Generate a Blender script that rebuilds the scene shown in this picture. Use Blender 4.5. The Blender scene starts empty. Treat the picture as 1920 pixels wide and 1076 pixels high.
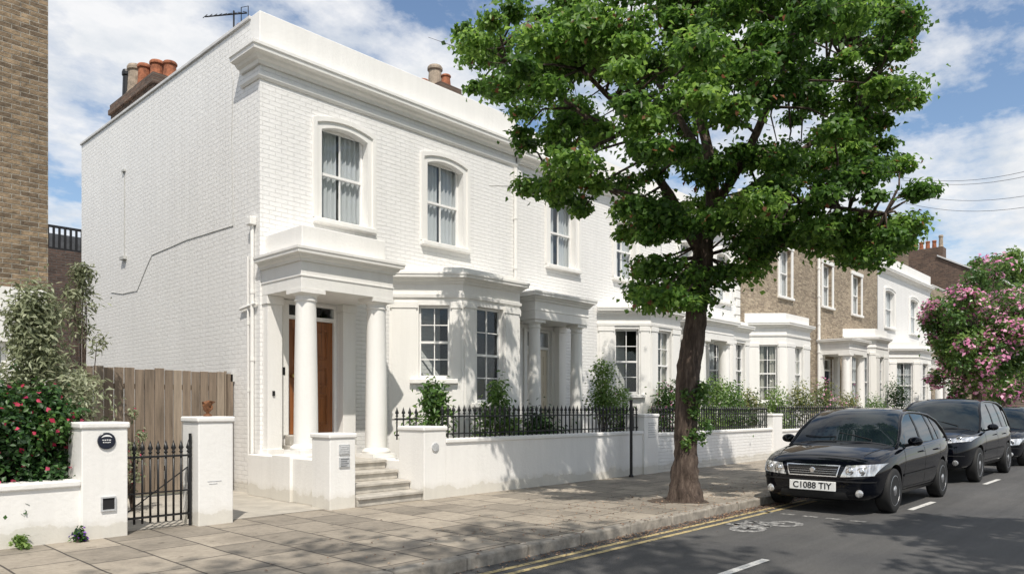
import bpy, math, random
import numpy as np
from mathutils import Vector
from mathutils import noise as mnoise
from mathutils.bvhtree import BVHTree
random.seed(7); rng=np.random.default_rng(7)
scene=bpy.context.scene; col=scene.collection
R=math.radians
TH=R(43.25); CC=math.cos(TH); SS=math.sin(TH); CAMZ=1.4; FOC=1382.0
def ray(px):
    a=(px-960)/FOC; return (CC+SS*a, SS-CC*a)
def XY(px,Y):
    d=ray(px); return Y/d[1]*d[0]
def YX(px,X):
    d=ray(px); return X/d[0]*d[1]
def ZZ(py,x,y): return CAMZ+(765-py)/FOC*(x*CC+y*SS)
def PT(px,py,d):
    r=ray(px); return Vector((r[0]*d,r[1]*d,CAMZ+(765-py)/FOC*d))
# ------------------------------------------------------------ materials
def nt(name):
    m=bpy.data.materials.new(name); m.use_nodes=True; t=m.node_tree
    return m,t,t.nodes['Principled BSDF']
def N(t,typ,**kw):
    n=t.nodes.new(typ)
    for k,v in kw.items():
        if k in n.inputs: n.inputs[k].default_value=v
        else: setattr(n,k,v)
    return n
def noise(t,vec,scale,detail=5,rough=.6):
    n=N(t,'ShaderNodeTexNoise'); n.inputs['Scale'].default_value=scale; n.inputs['Detail'].default_value=detail; n.inputs['Roughness'].default_value=rough
    t.links.new(vec,n.inputs['Vector']); return n.outputs['Fac']
def ramp(t,fac,stops):
    r=N(t,'ShaderNodeValToRGB'); e=r.color_ramp.elements
    e[0].position=stops[0][0]; e[0].color=(*stops[0][1],1)
    e[1].position=stops[-1][0]; e[1].color=(*stops[-1][1],1)
    for p,c in stops[1:-1]:
        k=e.new(p); k.color=(*c,1)
    t.links.new(fac,r.inputs['Fac']); return r.outputs['Color']
def mul(t,a,b,fac=1.0):
    m=N(t,'ShaderNodeMix',data_type='RGBA',blend_type='MULTIPLY'); m.inputs[0].default_value=fac
    t.links.new(a,m.inputs[6]); t.links.new(b,m.inputs[7]); return m.outputs[2]
def bump(t,p,h,dist,strength=1.0):
    b=N(t,'ShaderNodeBump'); b.inputs['Distance'].default_value=dist; b.inputs['Strength'].default_value=strength
    t.links.new(h,b.inputs['Height']); t.links.new(b.outputs[0],p.inputs['Normal']); return b.outputs[0]
def pos(t): return N(t,'ShaderNodeNewGeometry').outputs['Position']
def scaled(t,vec,s):
    m=N(t,'ShaderNodeMapping'); m.inputs['Scale'].default_value=s; t.links.new(vec,m.inputs['Vector']); return m.outputs[0]
def g(v): return (v,v,v)
def simple(name,c,rough=.6,var=.12,scale=3,metal=0,bd=0.0,bs=40):
    m,t,p=nt(name); P=pos(t)
    lo=tuple(max(0,x*(1-var)) for x in c); hi=tuple(min(1,x*(1+var)) for x in c)
    cl=ramp(t,noise(t,P,scale),[(.3,lo),(.7,hi)])
    t.links.new(cl,p.inputs['Base Color']); p.inputs['Roughness'].default_value=rough; p.inputs['Metallic'].default_value=metal
    if bd: bump(t,p,noise(t,P,bs,6),bd)
    return m
def dirt(t,P):
    st=ramp(t,noise(t,scaled(t,P,(4,4,.35)),1.6,6,.65),[(.30,g(.94)),(.58,g(1.0))])
    bl=ramp(t,noise(t,P,.7,4),[(.3,g(.96)),(.7,g(1.0))])
    c=mul(t,st,bl)
    s=N(t,'ShaderNodeSeparateXYZ'); t.links.new(P,s.inputs[0])
    n=noise(t,P,4,6)
    a=N(t,'ShaderNodeMath',operation='MULTIPLY_ADD'); t.links.new(n,a.inputs[0]); a.inputs[1].default_value=-.3; t.links.new(s.outputs[2],a.inputs[2])
    low=ramp(t,a.outputs[0],[(0.0,(.80,.78,.73)),(.02,(.92,.91,.89)),(.10,g(1))])
    return mul(t,c,low)
def plaster(name,c=(.86,.845,.815),rough=.55):
    m,t,p=nt(name); P=pos(t)
    base=N(t,'ShaderNodeRGB'); base.outputs[0].default_value=(*c,1)
    t.links.new(mul(t,base.outputs[0],dirt(t,P)),p.inputs['Base Color']); p.inputs['Roughness'].default_value=rough
    bump(t,p,noise(t,P,22,6),.004); return m
def brickmat(name,axis,c1,c2,mortar,painted=False,dist=.012,vlo=.6,vhi=1.3,bw=.225,rh=.075):
    m,t,p=nt(name); P=pos(t)
    s=N(t,'ShaderNodeSeparateXYZ'); t.links.new(P,s.inputs[0]); cb=N(t,'ShaderNodeCombineXYZ')
    t.links.new(s.outputs[0 if axis=='x' else 1],cb.inputs[0]); t.links.new(s.outputs[2],cb.inputs[1])
    w=N(t,'ShaderNodeVectorMath',operation='MULTIPLY_ADD'); wn=N(t,'ShaderNodeTexNoise'); wn.inputs['Scale'].default_value=2.5; t.links.new(P,wn.inputs['Vector'])
    t.links.new(wn.outputs['Color'],w.inputs[0]); w.inputs[1].default_value=(.02,.02,0); t.links.new(cb.outputs[0],w.inputs[2])
    b=N(t,'ShaderNodeTexBrick'); t.links.new(w.outputs[0],b.inputs['Vector'])
    b.inputs['Scale'].default_value=1; b.inputs['Brick Width'].default_value=bw; b.inputs['Row Height'].default_value=rh
    b.inputs['Mortar Size'].default_value=.005 if painted else .008; b.inputs['Mortar Smooth'].default_value=.4; b.inputs['Bias'].default_value=0
    b.inputs['Color1'].default_value=(*c1,1); b.inputs['Color2'].default_value=(*c2,1); b.inputs['Mortar'].default_value=(*mortar,1)
    if painted: cl=mul(t,b.outputs['Color'],dirt(t,P))
    else:
        v=ramp(t,noise(t,scaled(t,cb.outputs[0],(6,11,1)),1.3,4,.8),[(.3,g(vlo)),(.7,g(vhi))])
        cl=mul(t,b.outputs['Color'],v); v2=ramp(t,noise(t,P,.9,6,.7),[(.3,g(.72)),(.7,g(1.12))]); cl=mul(t,cl,v2)
    t.links.new(cl,p.inputs['Base Color']); p.inputs['Roughness'].default_value=.6 if painted else .9
    h=N(t,'ShaderNodeMath',operation='MULTIPLY_ADD'); t.links.new(b.outputs['Fac'],h.inputs[0]); h.inputs[1].default_value=-1
    t.links.new(noise(t,P,18,5),h.inputs[2]); bump(t,p,h.outputs[0],dist); return m
M={}
M['plaster']=plaster('white_stucco'); M['trim']=plaster('white_trim',(.85,.835,.80),.45)
wb=(.87,.86,.84),(.85,.84,.82),(.79,.78,.76)
M['wbx']=brickmat('painted_brick_front','x',*wb,painted=True,dist=.007)
M['wby']=brickmat('painted_brick_side','y',*wb,painted=True,dist=.008)
yb=(.33,.24,.15),(.14,.10,.065),(.31,.28,.23)
M['bx']=brickmat('stock_brick','x',*yb,vlo=.45,vhi=1.45,bw=.2,rh=.064); M['by']=brickmat('stock_brick_side','y',*yb)
M['px']=brickmat('pale_stock_brick','x',(.46,.37,.26),(.25,.19,.13),(.42,.38,.32),vlo=.5,vhi=1.4)
M['dbx']=brickmat('sooty_brick','x',(.14,.09,.07),(.08,.055,.045),(.14,.13,.12))
M['dby']=brickmat('sooty_brick_side','y',(.19,.12,.085),(.10,.065,.05),(.17,.15,.125))
M['pot']=simple('terracotta',(.30,.11,.055),.9,.55,9,bd=.01,bs=20); M['bpot']=simple('buff_clay',(.32,.26,.20),.9,.4,9,bd=.01,bs=20)
M['dark']=simple('dark_interior',(.015,.015,.017),.9,.1)  # near-black colour stands in for shade in unlit rooms and the vent
M['dim']=simple('lightened_room_shade',(.22,.22,.22),.9,.1)  # lighter lining colour, lifts the shade behind closed curtains
M['iron']=simple('black_iron',(.010,.010,.011),.4,.3,20)
M['grey']=simple('grey_cable',(.5,.5,.48),.6,.1)
M['stone']=simple('worn_step_stone',(.46,.43,.38),.8,.25,5,bd=.008,bs=18)
M['coping']=simple('lead_coping',(.62,.61,.6),.6,.15,4)
M['slate']=simple('slate_roof',(.09,.095,.105),.6,.3,6)
M['soil']=simple('soil',(.075,.055,.04),.95,.5,12,bd=.03,bs=20)
M['black']=simple('black_rubber',(.012,.012,.012),.75,.2,30)
M['plastic']=simple('black_plastic',(.01,.01,.011),.5,.2,30)
M['chrome']=simple('chrome',(.75,.75,.76),.16,.05,metal=1)
M['alloy']=simple('alloy_rim',(.62,.62,.64),.3,.1,metal=1)
M['red']=simple('red_lens',(.35,.01,.01),.15,.1)
M['rust']=simple('rusty_brown_clay',(.16,.065,.025),.8,.5,25)
M['plate']=simple('plate_white',(.8,.8,.78),.4,.04)
M['navy']=simple('black_enamel',(.012,.015,.028),.25,.1); M['white']=simple('white_mark',(.8,.8,.8),.5,.03)
M['plaque']=simple('grey_plaque',(.46,.47,.48),.5,.2,30)
M['frame']=simple('sash_white',(.85,.84,.82),.4,.04)
def cloth(name,c):
    m,t,p=nt(name); p.inputs['Roughness'].default_value=.9
    cc=ramp(t,noise(t,scaled(t,pos(t),(20,20,1)),1,3),[(.3,tuple(x*.86 for x in c)),(.7,c)]); t.links.new(cc,p.inputs['Base Color'])
    tl=N(t,'ShaderNodeBsdfTranslucent'); t.links.new(cc,tl.inputs[0]); mx=N(t,'ShaderNodeMixShader'); mx.inputs[0].default_value=.3
    t.links.new(p.outputs[0],mx.inputs[1]); t.links.new(tl.outputs[0],mx.inputs[2]); t.links.new(mx.outputs[0],t.nodes['Material Output'].inputs[0]); return m
M['curtain']=cloth('net_curtain',(.78,.79,.81)); M['ccurtain']=cloth('cream_curtain',(.62,.59,.52))
M['bronze']=simple('bronze_fitting',(.45,.32,.12),.3,.1,metal=1)
m,t,p=nt('car_paint_black'); M['paint']=m
p.inputs['Roughness'].default_value=.6; p.inputs['Specular IOR Level'].default_value=0; p.inputs['Coat Weight'].default_value=1; p.inputs['Coat Roughness'].default_value=.003; p.inputs['Coat IOR'].default_value=1.45
P=pos(t); t.links.new(ramp(t,noise(t,P,60,3),[(.4,(.0015,.002,.004)),(.8,(.003,.004,.007))]),p.inputs['Base Color'])
m,t,p=nt('car_glass'); M['cglass']=m
p.inputs['Roughness'].default_value=.005; p.inputs['IOR'].default_value=1.55
t.links.new(ramp(t,noise(t,pos(t),3),[(.3,(.004,.008,.011)),(.7,(.012,.02,.024))]),p.inputs['Base Color'])
m,t,p=nt('headlight_glass'); M['lamp']=m
p.inputs['Roughness'].default_value=.06; p.inputs['Metallic'].default_value=.6; p.inputs['Coat Weight'].default_value=1
t.links.new(ramp(t,noise(t,scaled(t,pos(t),(1,14,3)),2,3),[(.35,g(.3)),(.65,g(.9))]),p.inputs['Base Color'])
m,t,p=nt('window_glass'); M['glass']=m
tr=N(t,'ShaderNodeBsdfTransparent'); tr.inputs[0].default_value=(.92,.95,.95,1)
gl=N(t,'ShaderNodeBsdfGlossy'); gl.inputs['Roughness'].default_value=.01; gl.inputs[0].default_value=(.9,.95,1,1)
lw=N(t,'ShaderNodeLayerWeight'); lw.inputs[0].default_value=.5
pw=N(t,'ShaderNodeMath',operation='POWER'); t.links.new(lw.outputs['Facing'],pw.inputs[0]); pw.inputs[1].default_value=3
ma=N(t,'ShaderNodeMath',operation='MULTIPLY_ADD'); t.links.new(pw.outputs[0],ma.inputs[0]); ma.inputs[1].default_value=.6; ma.inputs[2].default_value=.05
bp=N(t,'ShaderNodeBump'); bp.inputs['Distance'].default_value=.004; t.links.new(noise(t,pos(t),2.5,2),bp.inputs['Height']); t.links.new(bp.outputs[0],gl.inputs['Normal'])
mx=N(t,'ShaderNodeMixShader'); t.links.new(ma.outputs[0],mx.inputs[0]); t.links.new(tr.outputs[0],mx.inputs[1]); t.links.new(gl.outputs[0],mx.inputs[2])
t.links.new(mx.outputs[0],t.nodes['Material Output'].inputs[0])
def wood(name,c,axis_scale,rough=.6,bd=.003,sp=(.45,1.4)):
    m,t,p=nt(name); P=pos(t); n=noise(t,scaled(t,P,axis_scale),1,6,.7)
    t.links.new(ramp(t,n,[(.25,tuple(x*sp[0] for x in c)),(.5,c),(.75,tuple(min(1,x*sp[1]) for x in c))]),p.inputs['Base Color'])
    p.inputs['Roughness'].default_value=rough; bump(t,p,n,bd); return m
M['door']=wood('varnished_door',(.24,.085,.024),(30,30,1.6),.35)
M['fence']=wood('weathered_boards',(.20,.155,.115),(14,9,1.0),.85,.006,(.4,1.6))
M['fence2']=wood('weathered_boards_pale',(.29,.235,.18),(14,9,.9),.85,.006,(.4,1.5))
M['ddoor']=wood('dark_door',(.02,.03,.05),(20,20,1),.4); M['pdoor']=wood('pale_door',(.76,.68,.56),(20,20,1),.5,.001,(.88,1.1))
m,t,p=nt('bark'); M['bark']=m; P=pos(t); n=noise(t,scaled(t,P,(9,9,1.6)),2.2,8,.7)
t.links.new(ramp(t,n,[(.3,(.024,.016,.012)),(.5,(.088,.062,.048)),(.72,(.19,.145,.115))]),p.inputs['Base Color']); p.inputs['Roughness'].default_value=.95; bump(t,p,n,.05)
def leafmat(name,dark,mid,light,special=None,transl=.35,rough=.45):
    m,t,p=nt(name); a=N(t,'ShaderNodeAttribute'); a.attribute_name='tint'
    st=[(.05,dark),(.5,mid),(.93,light)]
    if special: st+= [(.96,light),(.975,special)]
    c=ramp(t,a.outputs['Fac'],st); t.links.new(c,p.inputs['Base Color']); p.inputs['Roughness'].default_value=rough
    tl=N(t,'ShaderNodeBsdfTranslucent'); hs=N(t,'ShaderNodeHueSaturation'); hs.inputs['Value'].default_value=1.8; hs.inputs['Hue'].default_value=.485; t.links.new(c,hs.inputs['Color']); t.links.new(hs.outputs[0],tl.inputs[0])
    mx=N(t,'ShaderNodeMixShader'); mx.inputs[0].default_value=transl; t.links.new(p.outputs[0],mx.inputs[1]); t.links.new(tl.outputs[0],mx.inputs[2])
    t.links.new(mx.outputs[0],t.nodes['Material Output'].inputs[0]); return m
M['leaf']=leafmat('tree_leaf',(.032,.085,.014),(.088,.19,.032),(.20,.335,.065),(.22,.10,.05),.48)
M['olive']=leafmat('olive_leaf',(.12,.14,.075),(.24,.27,.155),(.42,.44,.30),None,.3,.5)
M['hedge']=leafmat('hedge_leaf',(.014,.04,.012),(.035,.095,.022),(.08,.17,.035),None,.3)
M['laurel']=leafmat('laurel_leaf',(.04,.09,.022),(.09,.18,.04),(.19,.30,.075),None,.4,.3)
M['light']=leafmat('light_leaf',(.06,.12,.03),(.13,.22,.05),(.24,.35,.1),None,.35)
M['mixf']=leafmat('garden_leaf',(.06,.10,.03),(.13,.17,.06),(.3,.29,.1),(.5,.2,.15),.3)
M['pink']=leafmat('pink_petal',(.5,.15,.30),(.7,.28,.46),(.85,.52,.64),None,.35,.6)
M['magenta']=leafmat('magenta_petal',(.4,.012,.05),(.62,.03,.10),(.78,.12,.22),None,.3,.6)
M['purple']=leafmat('purple_petal',(.08,.02,.25),(.15,.04,.4),(.3,.1,.55),None,.3,.6)
M['whitef']=leafmat('white_petal',(.5,.5,.45),(.65,.65,.6),(.8,.8,.75),None,.3,.6)
M['fallen']=leafmat('fallen_leaf',(.14,.08,.05),(.28,.17,.11),(.42,.3,.2),None,.1,.8)
m,t,p=nt('paving_slabs'); M['paving']=m; P=pos(t)
s=N(t,'ShaderNodeSeparateXYZ'); t.links.new(P,s.inputs[0]); cb=N(t,'ShaderNodeCombineXYZ'); t.links.new(s.outputs[1],cb.inputs[0]); t.links.new(s.outputs[0],cb.inputs[1])
w=N(t,'ShaderNodeVectorMath',operation='MULTIPLY_ADD'); wn=N(t,'ShaderNodeTexNoise'); wn.inputs['Scale'].default_value=1.2; t.links.new(P,wn.inputs['Vector']); t.links.new(wn.outputs['Color'],w.inputs[0]); w.inputs[1].default_value=(.04,.04,0); t.links.new(cb.outputs[0],w.inputs[2])
b=N(t,'ShaderNodeTexBrick'); t.links.new(w.outputs[0],b.inputs['Vector']); b.inputs['Scale'].default_value=1; b.inputs['Brick Width'].default_value=.76; b.inputs['Row Height'].default_value=.56; b.inputs['Mortar Size'].default_value=.010; b.inputs['Mortar Smooth'].default_value=.2
b.offset=.37; b.inputs['Color1'].default_value=(.38,.33,.265,1); b.inputs['Color2'].default_value=(.225,.197,.16,1); b.inputs['Mortar'].default_value=(.07,.06,.05,1)
c=mul(t,b.outputs['Color'],ramp(t,noise(t,P,1.1,9,.7),[(.34,g(.64)),(.5,g(.96)),(.7,g(1.17))])); c=mul(t,c,ramp(t,noise(t,P,14,6,.75),[(.3,g(.78)),(.7,g(1.12))]))
sp1=noise(t,P,7,3); c=mul(t,c,ramp(t,sp1,[(.28,(.55,.53,.5)),(.36,g(1))]))
t.links.new(c,p.inputs['Base Color']); p.inputs['Roughness'].default_value=.85
h=N(t,'ShaderNodeMath',operation='MULTIPLY_ADD'); t.links.new(b.outputs['Fac'],h.inputs[0]); h.inputs[1].default_value=-1; t.links.new(noise(t,P,9,6),h.inputs[2]); bump(t,p,h.outputs[0],.010)
m,t,p=nt('asphalt'); M['asphalt']=m; P=pos(t)
f=noise(t,P,160,2); c1=ramp(t,f,[(.35,g(.045)),(.55,g(.092)),(.7,g(.18))]); c2=ramp(t,noise(t,P,.6,6,.6),[(.3,(.72,.72,.74)),(.7,(1.17,1.13,1.08))]); c3=ramp(t,noise(t,scaled(t,P,(.15,3,1)),1.5,4),[(.3,g(.80)),(.7,g(1.1))])
t.links.new(mul(t,mul(t,c1,c2),c3),p.inputs['Base Color']); p.inputs['Roughness'].default_value=.85; bump(t,p,f,.006)
M['kerb']=simple('granite_kerb',(.29,.262,.222),.8,.35,9,bd=.01,bs=14)
M['concrete']=simple('concrete_path',(.40,.37,.32),.85,.2,3,bd=.004)
M['ground']=simple('earth',(.10,.10,.07),.95,.3,.5)
def worn2(name,c,thr,base=.085):
    m,t,p=nt(name); P=pos(t); p.inputs['Roughness'].default_value=.7
    n=noise(t,P,20,8,.75)
    t.links.new(ramp(t,n,[(thr-.08,g(base)),(thr+.06,c)]),p.inputs['Base Color']); return m
M['wmark']=worn2('worn_white_paint',(.62,.61,.58),.42); M['wmark2']=worn2('very_worn_white_paint',(.42,.41,.39),.53); M['ymark']=worn2('worn_yellow_paint',(.48,.38,.18),.45)
# ------------------------------------------------------------ mesh helpers
def wloc(o):
    v=Vector((0,0,0))
    while o is not None: v+=o.location; o=o.parent
    return v
class MB:
    def __init__(s): s.v=[]; s.f=[]
    def add(s,vs,fs):
        k=len(s.v); s.v+= [tuple(x) for x in vs]; s.f+=[tuple(k+i for i in f) for f in fs]; return s
    def box(s,x0,x1,y0,y1,z0,z1):
        return s.add([(x0,y0,z0),(x1,y0,z0),(x1,y1,z0),(x0,y1,z0),(x0,y0,z1),(x1,y0,z1),(x1,y1,z1),(x0,y1,z1)],
          [(0,3,2,1),(4,5,6,7),(0,1,5,4),(1,2,6,5),(2,3,7,6),(3,0,4,7)])
    def obox(s,F,s0,s1,o0,o1,z0,z1):
        return s.add([F(s0,o1,z0),F(s1,o1,z0),F(s1,o0,z0),F(s0,o0,z0),F(s0,o1,z1),F(s1,o1,z1),F(s1,o0,z1),F(s0,o0,z1)],
          [(0,3,2,1),(4,5,6,7),(0,1,5,4),(1,2,6,5),(2,3,7,6),(3,0,4,7)])
    def quad(s,a,b,c,d): return s.add([a,b,c,d],[(0,1,2,3)])
    def tube(s,path,rad,n=8,cap=True):
        path=[Vector(p) for p in path]
        if not hasattr(rad,'__len__'): rad=[rad]*len(path)
        vs=[];fs=[]; ref=None
        for i,p in enumerate(path):
            d=(path[min(i+1,len(path)-1)]-path[max(i-1,0)]).normalized()
            if ref is None: ref=Vector((1,0,0)) if abs(d.x)<.8 else Vector((0,1,0))
            a=(ref-d*ref.dot(d)).normalized(); b=d.cross(a); ref=a
            for k in range(n):
                t=2*math.pi*k/n; vs.append(p+(a*math.cos(t)+b*math.sin(t))*rad[i])
        for i in range(len(path)-1):
            for k in range(n): fs.append((i*n+k,i*n+(k+1)%n,(i+1)*n+(k+1)%n,(i+1)*n+k))
        if cap: fs.append(tuple(range(n-1,-1,-1))); fs.append(tuple((len(path)-1)*n+k for k in range(n)))
        return s.add(vs,fs)
    def lathe(s,c,prof,n=24,axis='z'):
        vs=[];fs=[]
        for r,h in prof:
            for k in range(n):
                t=2*math.pi*k/n; a,b=r*math.cos(t),r*math.sin(t)
                vs.append((c[0]+a,c[1]+b,c[2]+h) if axis=='z' else (c[0]+a,c[1]+h,c[2]+b) if axis=='y' else (c[0]+h,c[1]+a,c[2]+b))
        for i in range(len(prof)-1):
            for k in range(n): fs.append((i*n+k,i*n+(k+1)%n,(i+1)*n+(k+1)%n,(i+1)*n+k))
        fs.append(tuple(range(n-1,-1,-1))); fs.append(tuple((len(prof)-1)*n+k for k in range(n)))
        return s.add(vs,fs)
    def sweep(s,path,prof):
        n=len(path); vs=[]; m=len(prof)
        ds=[(Vector(path[i+1])-Vector(path[i])).normalized() for i in range(n-1)]
        for i in range(n):
            a=ds[max(i-1,0)]; b=ds[min(i,n-2)]
            na=Vector((a.y,-a.x)); nb=Vector((b.y,-b.x)); mm=(na+nb).normalized(); k=1/max(.3,mm.dot(na))
            for o,z in prof: vs.append((path[i][0]+mm.x*k*o,path[i][1]+mm.y*k*o,z))
        fs=[]
        for i in range(n-1):
            for j in range(m): fs.append((i*m+j,i*m+(j+1)%m,(i+1)*m+(j+1)%m,(i+1)*m+j))
        fs.append(tuple(range(m-1,-1,-1))); fs.append(tuple((n-1)*m+j for j in range(m)))
        return s.add(vs,fs)
    def build(s,name,mat,parent=None,smooth=False,bevel=0,fix=True):
        me=bpy.data.meshes.new(name); L=wloc(parent) if parent else Vector((0,0,0))
        me.from_pydata([(x-L.x,y-L.y,z-L.z) for x,y,z in s.v],[],s.f); me.update()
        if fix:
            import bmesh
            bm=bmesh.new(); bm.from_mesh(me); bmesh.ops.recalc_face_normals(bm,faces=bm.faces); bm.to_mesh(me); bm.free()
        me.materials.append(mat)
        if smooth: me.shade_smooth()
        o=bpy.data.objects.new(name,me); col.objects.link(o); o.parent=parent
        if bevel:
            b=o.modifiers.new('bevel','BEVEL'); b.width=bevel; b.segments=2; b.limit_method='ANGLE'; b.angle_limit=R(40)
        return o
def thing(name,label,cat,loc,group=None):
    o=bpy.data.objects.new(name,None); col.objects.link(o); o.location=loc; o.empty_display_size=.2
    o['label']=label; o['category']=cat
    if group: o['group']=group
    return o
def tag(o,label,cat,group=None,kind=None):
    o['label']=label; o['category']=cat
    if group: o['group']=group
    if kind: o['kind']=kind
    return o
def struct(o,label,cat): return tag(o,label,cat,None,'structure')
def frameF(p0,p1):
    u=(Vector(p1)-Vector(p0)).normalized(); n=Vector((u.y,-u.x))
    return lambda s,o,z:(p0[0]+u.x*s+n.x*o,p0[1]+u.y*s+n.y*o,z)
def wallseg(mb,p0,p1,z0,z1,holes,depth=.2):
    F=frameF(p0,p1); L=(Vector(p1)-Vector(p0)).length
    xs=sorted({0,L,*[h[0] for h in holes],*[h[1] for h in holes]}); zs=sorted({z0,z1,*[h[2] for h in holes],*[h[3] for h in holes]})
    for i in range(len(xs)-1):
        for j in range(len(zs)-1):
            cx=(xs[i]+xs[i+1])/2; cz=(zs[j]+zs[j+1])/2
            if any(h[0]<cx<h[1] and h[2]<cz<h[3] for h in holes): continue
            mb.quad(F(xs[i],0,zs[j]),F(xs[i+1],0,zs[j]),F(xs[i+1],0,zs[j+1]),F(xs[i],0,zs[j+1]))
    for a,b,c,d in holes:
        mb.quad(F(a,0,c),F(a,0,d),F(a,-depth,d),F(a,-depth,c)); mb.quad(F(b,0,c),F(b,-depth,c),F(b,-depth,d),F(b,0,d))
        mb.quad(F(a,0,d),F(b,0,d),F(b,-depth,d),F(a,-depth,d)); mb.quad(F(a,0,c),F(a,-depth,c),F(b,-depth,c),F(b,0,c))
def window(parent,p0,p1,s0,s1,z0,z1,dep=.13,cols=2,rows=1,curtain='net',sill=True,barw=.022,gap=.35,w=.05):
    F=frameF(p0,p1); mb=MB(); e=.003
    a,b=-dep-.05,-dep
    for q in ((s0+e,s0+w,z0+e,z1-e),(s1-w,s1-e,z0+e,z1-e),(s0+w,s1-w,z0+e,z0+.07),(s0+w,s1-w,z1-w-.01,z1-e)):
        mb.obox(F,q[0],q[1],a,b,q[2],q[3])
    zm=(z0+z1)/2; mb.obox(F,s0+w,s1-w,a-.01,b+.012,zm-.022,zm+.022)
    for c in range(1,cols):
        x=s0+w+(s1-s0-2*w)*c/cols
        mb.obox(F,x-barw/2,x+barw/2,a+.01,b-.008,z0+.07,zm-.022); mb.obox(F,x-barw/2,x+barw/2,a+.01,b-.008,zm+.022,z1-w-.01)
    for r in range(1,rows):
        for (lo,hi) in ((z0+.05,zm),(zm,z1-w)):
            z=lo+(hi-lo)*r/rows; mb.obox(F,s0+w,s1-w,a+.012,b-.01,z-barw/2,z+barw/2)
    fr=mb.build('window',M['frame'],parent)
    MB().quad(F(s0+w,a+.02,z0+.05),F(s1-w,a+.02,z0+.05),F(s1-w,a+.02,z1-w),F(s0+w,a+.02,z1-w)).build('pane',M['glass'],fr)
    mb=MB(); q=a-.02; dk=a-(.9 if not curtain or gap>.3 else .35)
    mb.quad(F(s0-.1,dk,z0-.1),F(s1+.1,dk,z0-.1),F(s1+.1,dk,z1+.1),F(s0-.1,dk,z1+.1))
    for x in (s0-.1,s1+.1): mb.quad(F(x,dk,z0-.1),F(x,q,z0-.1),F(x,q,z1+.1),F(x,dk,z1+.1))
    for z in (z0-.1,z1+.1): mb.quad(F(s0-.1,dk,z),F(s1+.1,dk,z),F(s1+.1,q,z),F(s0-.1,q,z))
    mb.build('room_shade',M['dark'] if not curtain or gap>.3 else M['dim'],fr)  # box coloured dark for the unlit room, greyer behind closed curtains
    if curtain:
        W=s1-s0-.02
        for sd in (0,1):
            wd=W*(1-gap)/2; vs=[];fs=[];n=60
            for i in range(n+1):
                f=i/n; x=(s0+.01+wd*f) if sd==0 else (s1-.01-wd*f)
                fold=.018*math.sin(f*wd*60+sd*2)+.008*math.sin(f*wd*131)
                for z in (z0+.03,z1-.02): vs.append(F(x,a-.045+fold,z))
            for i in range(n): fs.append((i*2,(i+1)*2,(i+1)*2+1,i*2+1))
            MB().add(vs,fs).build('curtain',M['curtain'] if curtain!='cream' else M['ccurtain'],fr,smooth=True)
    if sill:
        MB().obox(F,s0-.16,s1+.16,-dep+.01,.10,z0-.09,z0-.003).build('sill',M['trim'],fr,bevel=.012)
    return fr,F
def archband(fr,F,s0,s1,z0,zs,rise,bands):
    c=(s0+s1)/2; K=14; mb=MB()
    def outline(t):
        hw=(s1-s0)/2+t; pts=[(s0-t,z0)]
        for i in range(K+1):
            x=s0-t+(2*hw)*i/K; pts.append((x,zs+t*.95+rise*(1-((x-c)/hw)**2)))
        pts.append((s1+t,z0)); return pts
    for ta,tb,oa,ob in bands:
        A=outline(ta);B=outline(tb); vs=[];fs=[]
        for (p,q) in zip(A,B): vs+= [F(p[0],oa,p[1]),F(p[0],ob,p[1]),F(q[0],ob,q[1]),F(q[0],oa,q[1])]
        for i in range(len(A)-1):
            for j in range(4): fs.append((i*4+j,i*4+(j+1)%4,(i+1)*4+(j+1)%4,(i+1)*4+j))
        fs.append((0,1,2,3)); k=4*(len(A)-1); fs.append((k,k+1,k+2,k+3)); mb.add(vs,fs)
    mb.build('architrave',M['trim'],fr)
def flatband(fr,F,s0,s1,z0,z1,w=.15,o=.04):
    mb=MB(); mb.obox(F,s0-w,s0-.003,-.05,o,z0,z1); mb.obox(F,s1+.003,s1+w,-.05,o,z0,z1); mb.obox(F,s0-w-.03,s1+w+.03,-.05,o+.02,z1+.003,z1+w)
    mb.build('architrave',M['trim'],fr)
CORN=lambda z0,h,o:[(-.06,z0),(o*.18,z0),(o*.25,z0+h*.2),(o*.45,z0+h*.3),(o*.55,z0+h*.45),(o*.9,z0+h*.52),(o*.92,z0+h*.72),(o,z0+h*.8),(o,z0+h*.98),(-.06,z0+h*1.04)]
def column(parent,x,y,z0,z1,r0,r1):
    mb=MB(); mb.box(x-r0*1.3,x+r0*1.3,y-r0*1.3,y+r0*1.3,z0,z0+.07)
    H=z1-z0; pr=[(r0*1.25,.071),(r0*1.3,.1),(r0*1.22,.13),(r0*1.04,.15)]
    for i in range(11):
        f=i/10; pr.append((r0+(r1-r0)*(f**1.4),.16+f*(H-.16-.18)))
    pr+=[(r1*1.12,H-.17),(r1*1.12,H-.15),(r1*1.02,H-.14),(r1*1.02,H-.10),(r1*1.28,H-.06)]
    mb.lathe((x,y,z0),pr,36); mb.box(x-r1*1.38,x+r1*1.38,y-r1*1.38,y+r1*1.38,z1-.06,z1)
    o=mb.build('column',M['trim'],parent); o.data.shade_smooth()
    try: o.data.set_sharp_from_angle(angle=R(35))
    except Exception: pass
    return o
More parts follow.
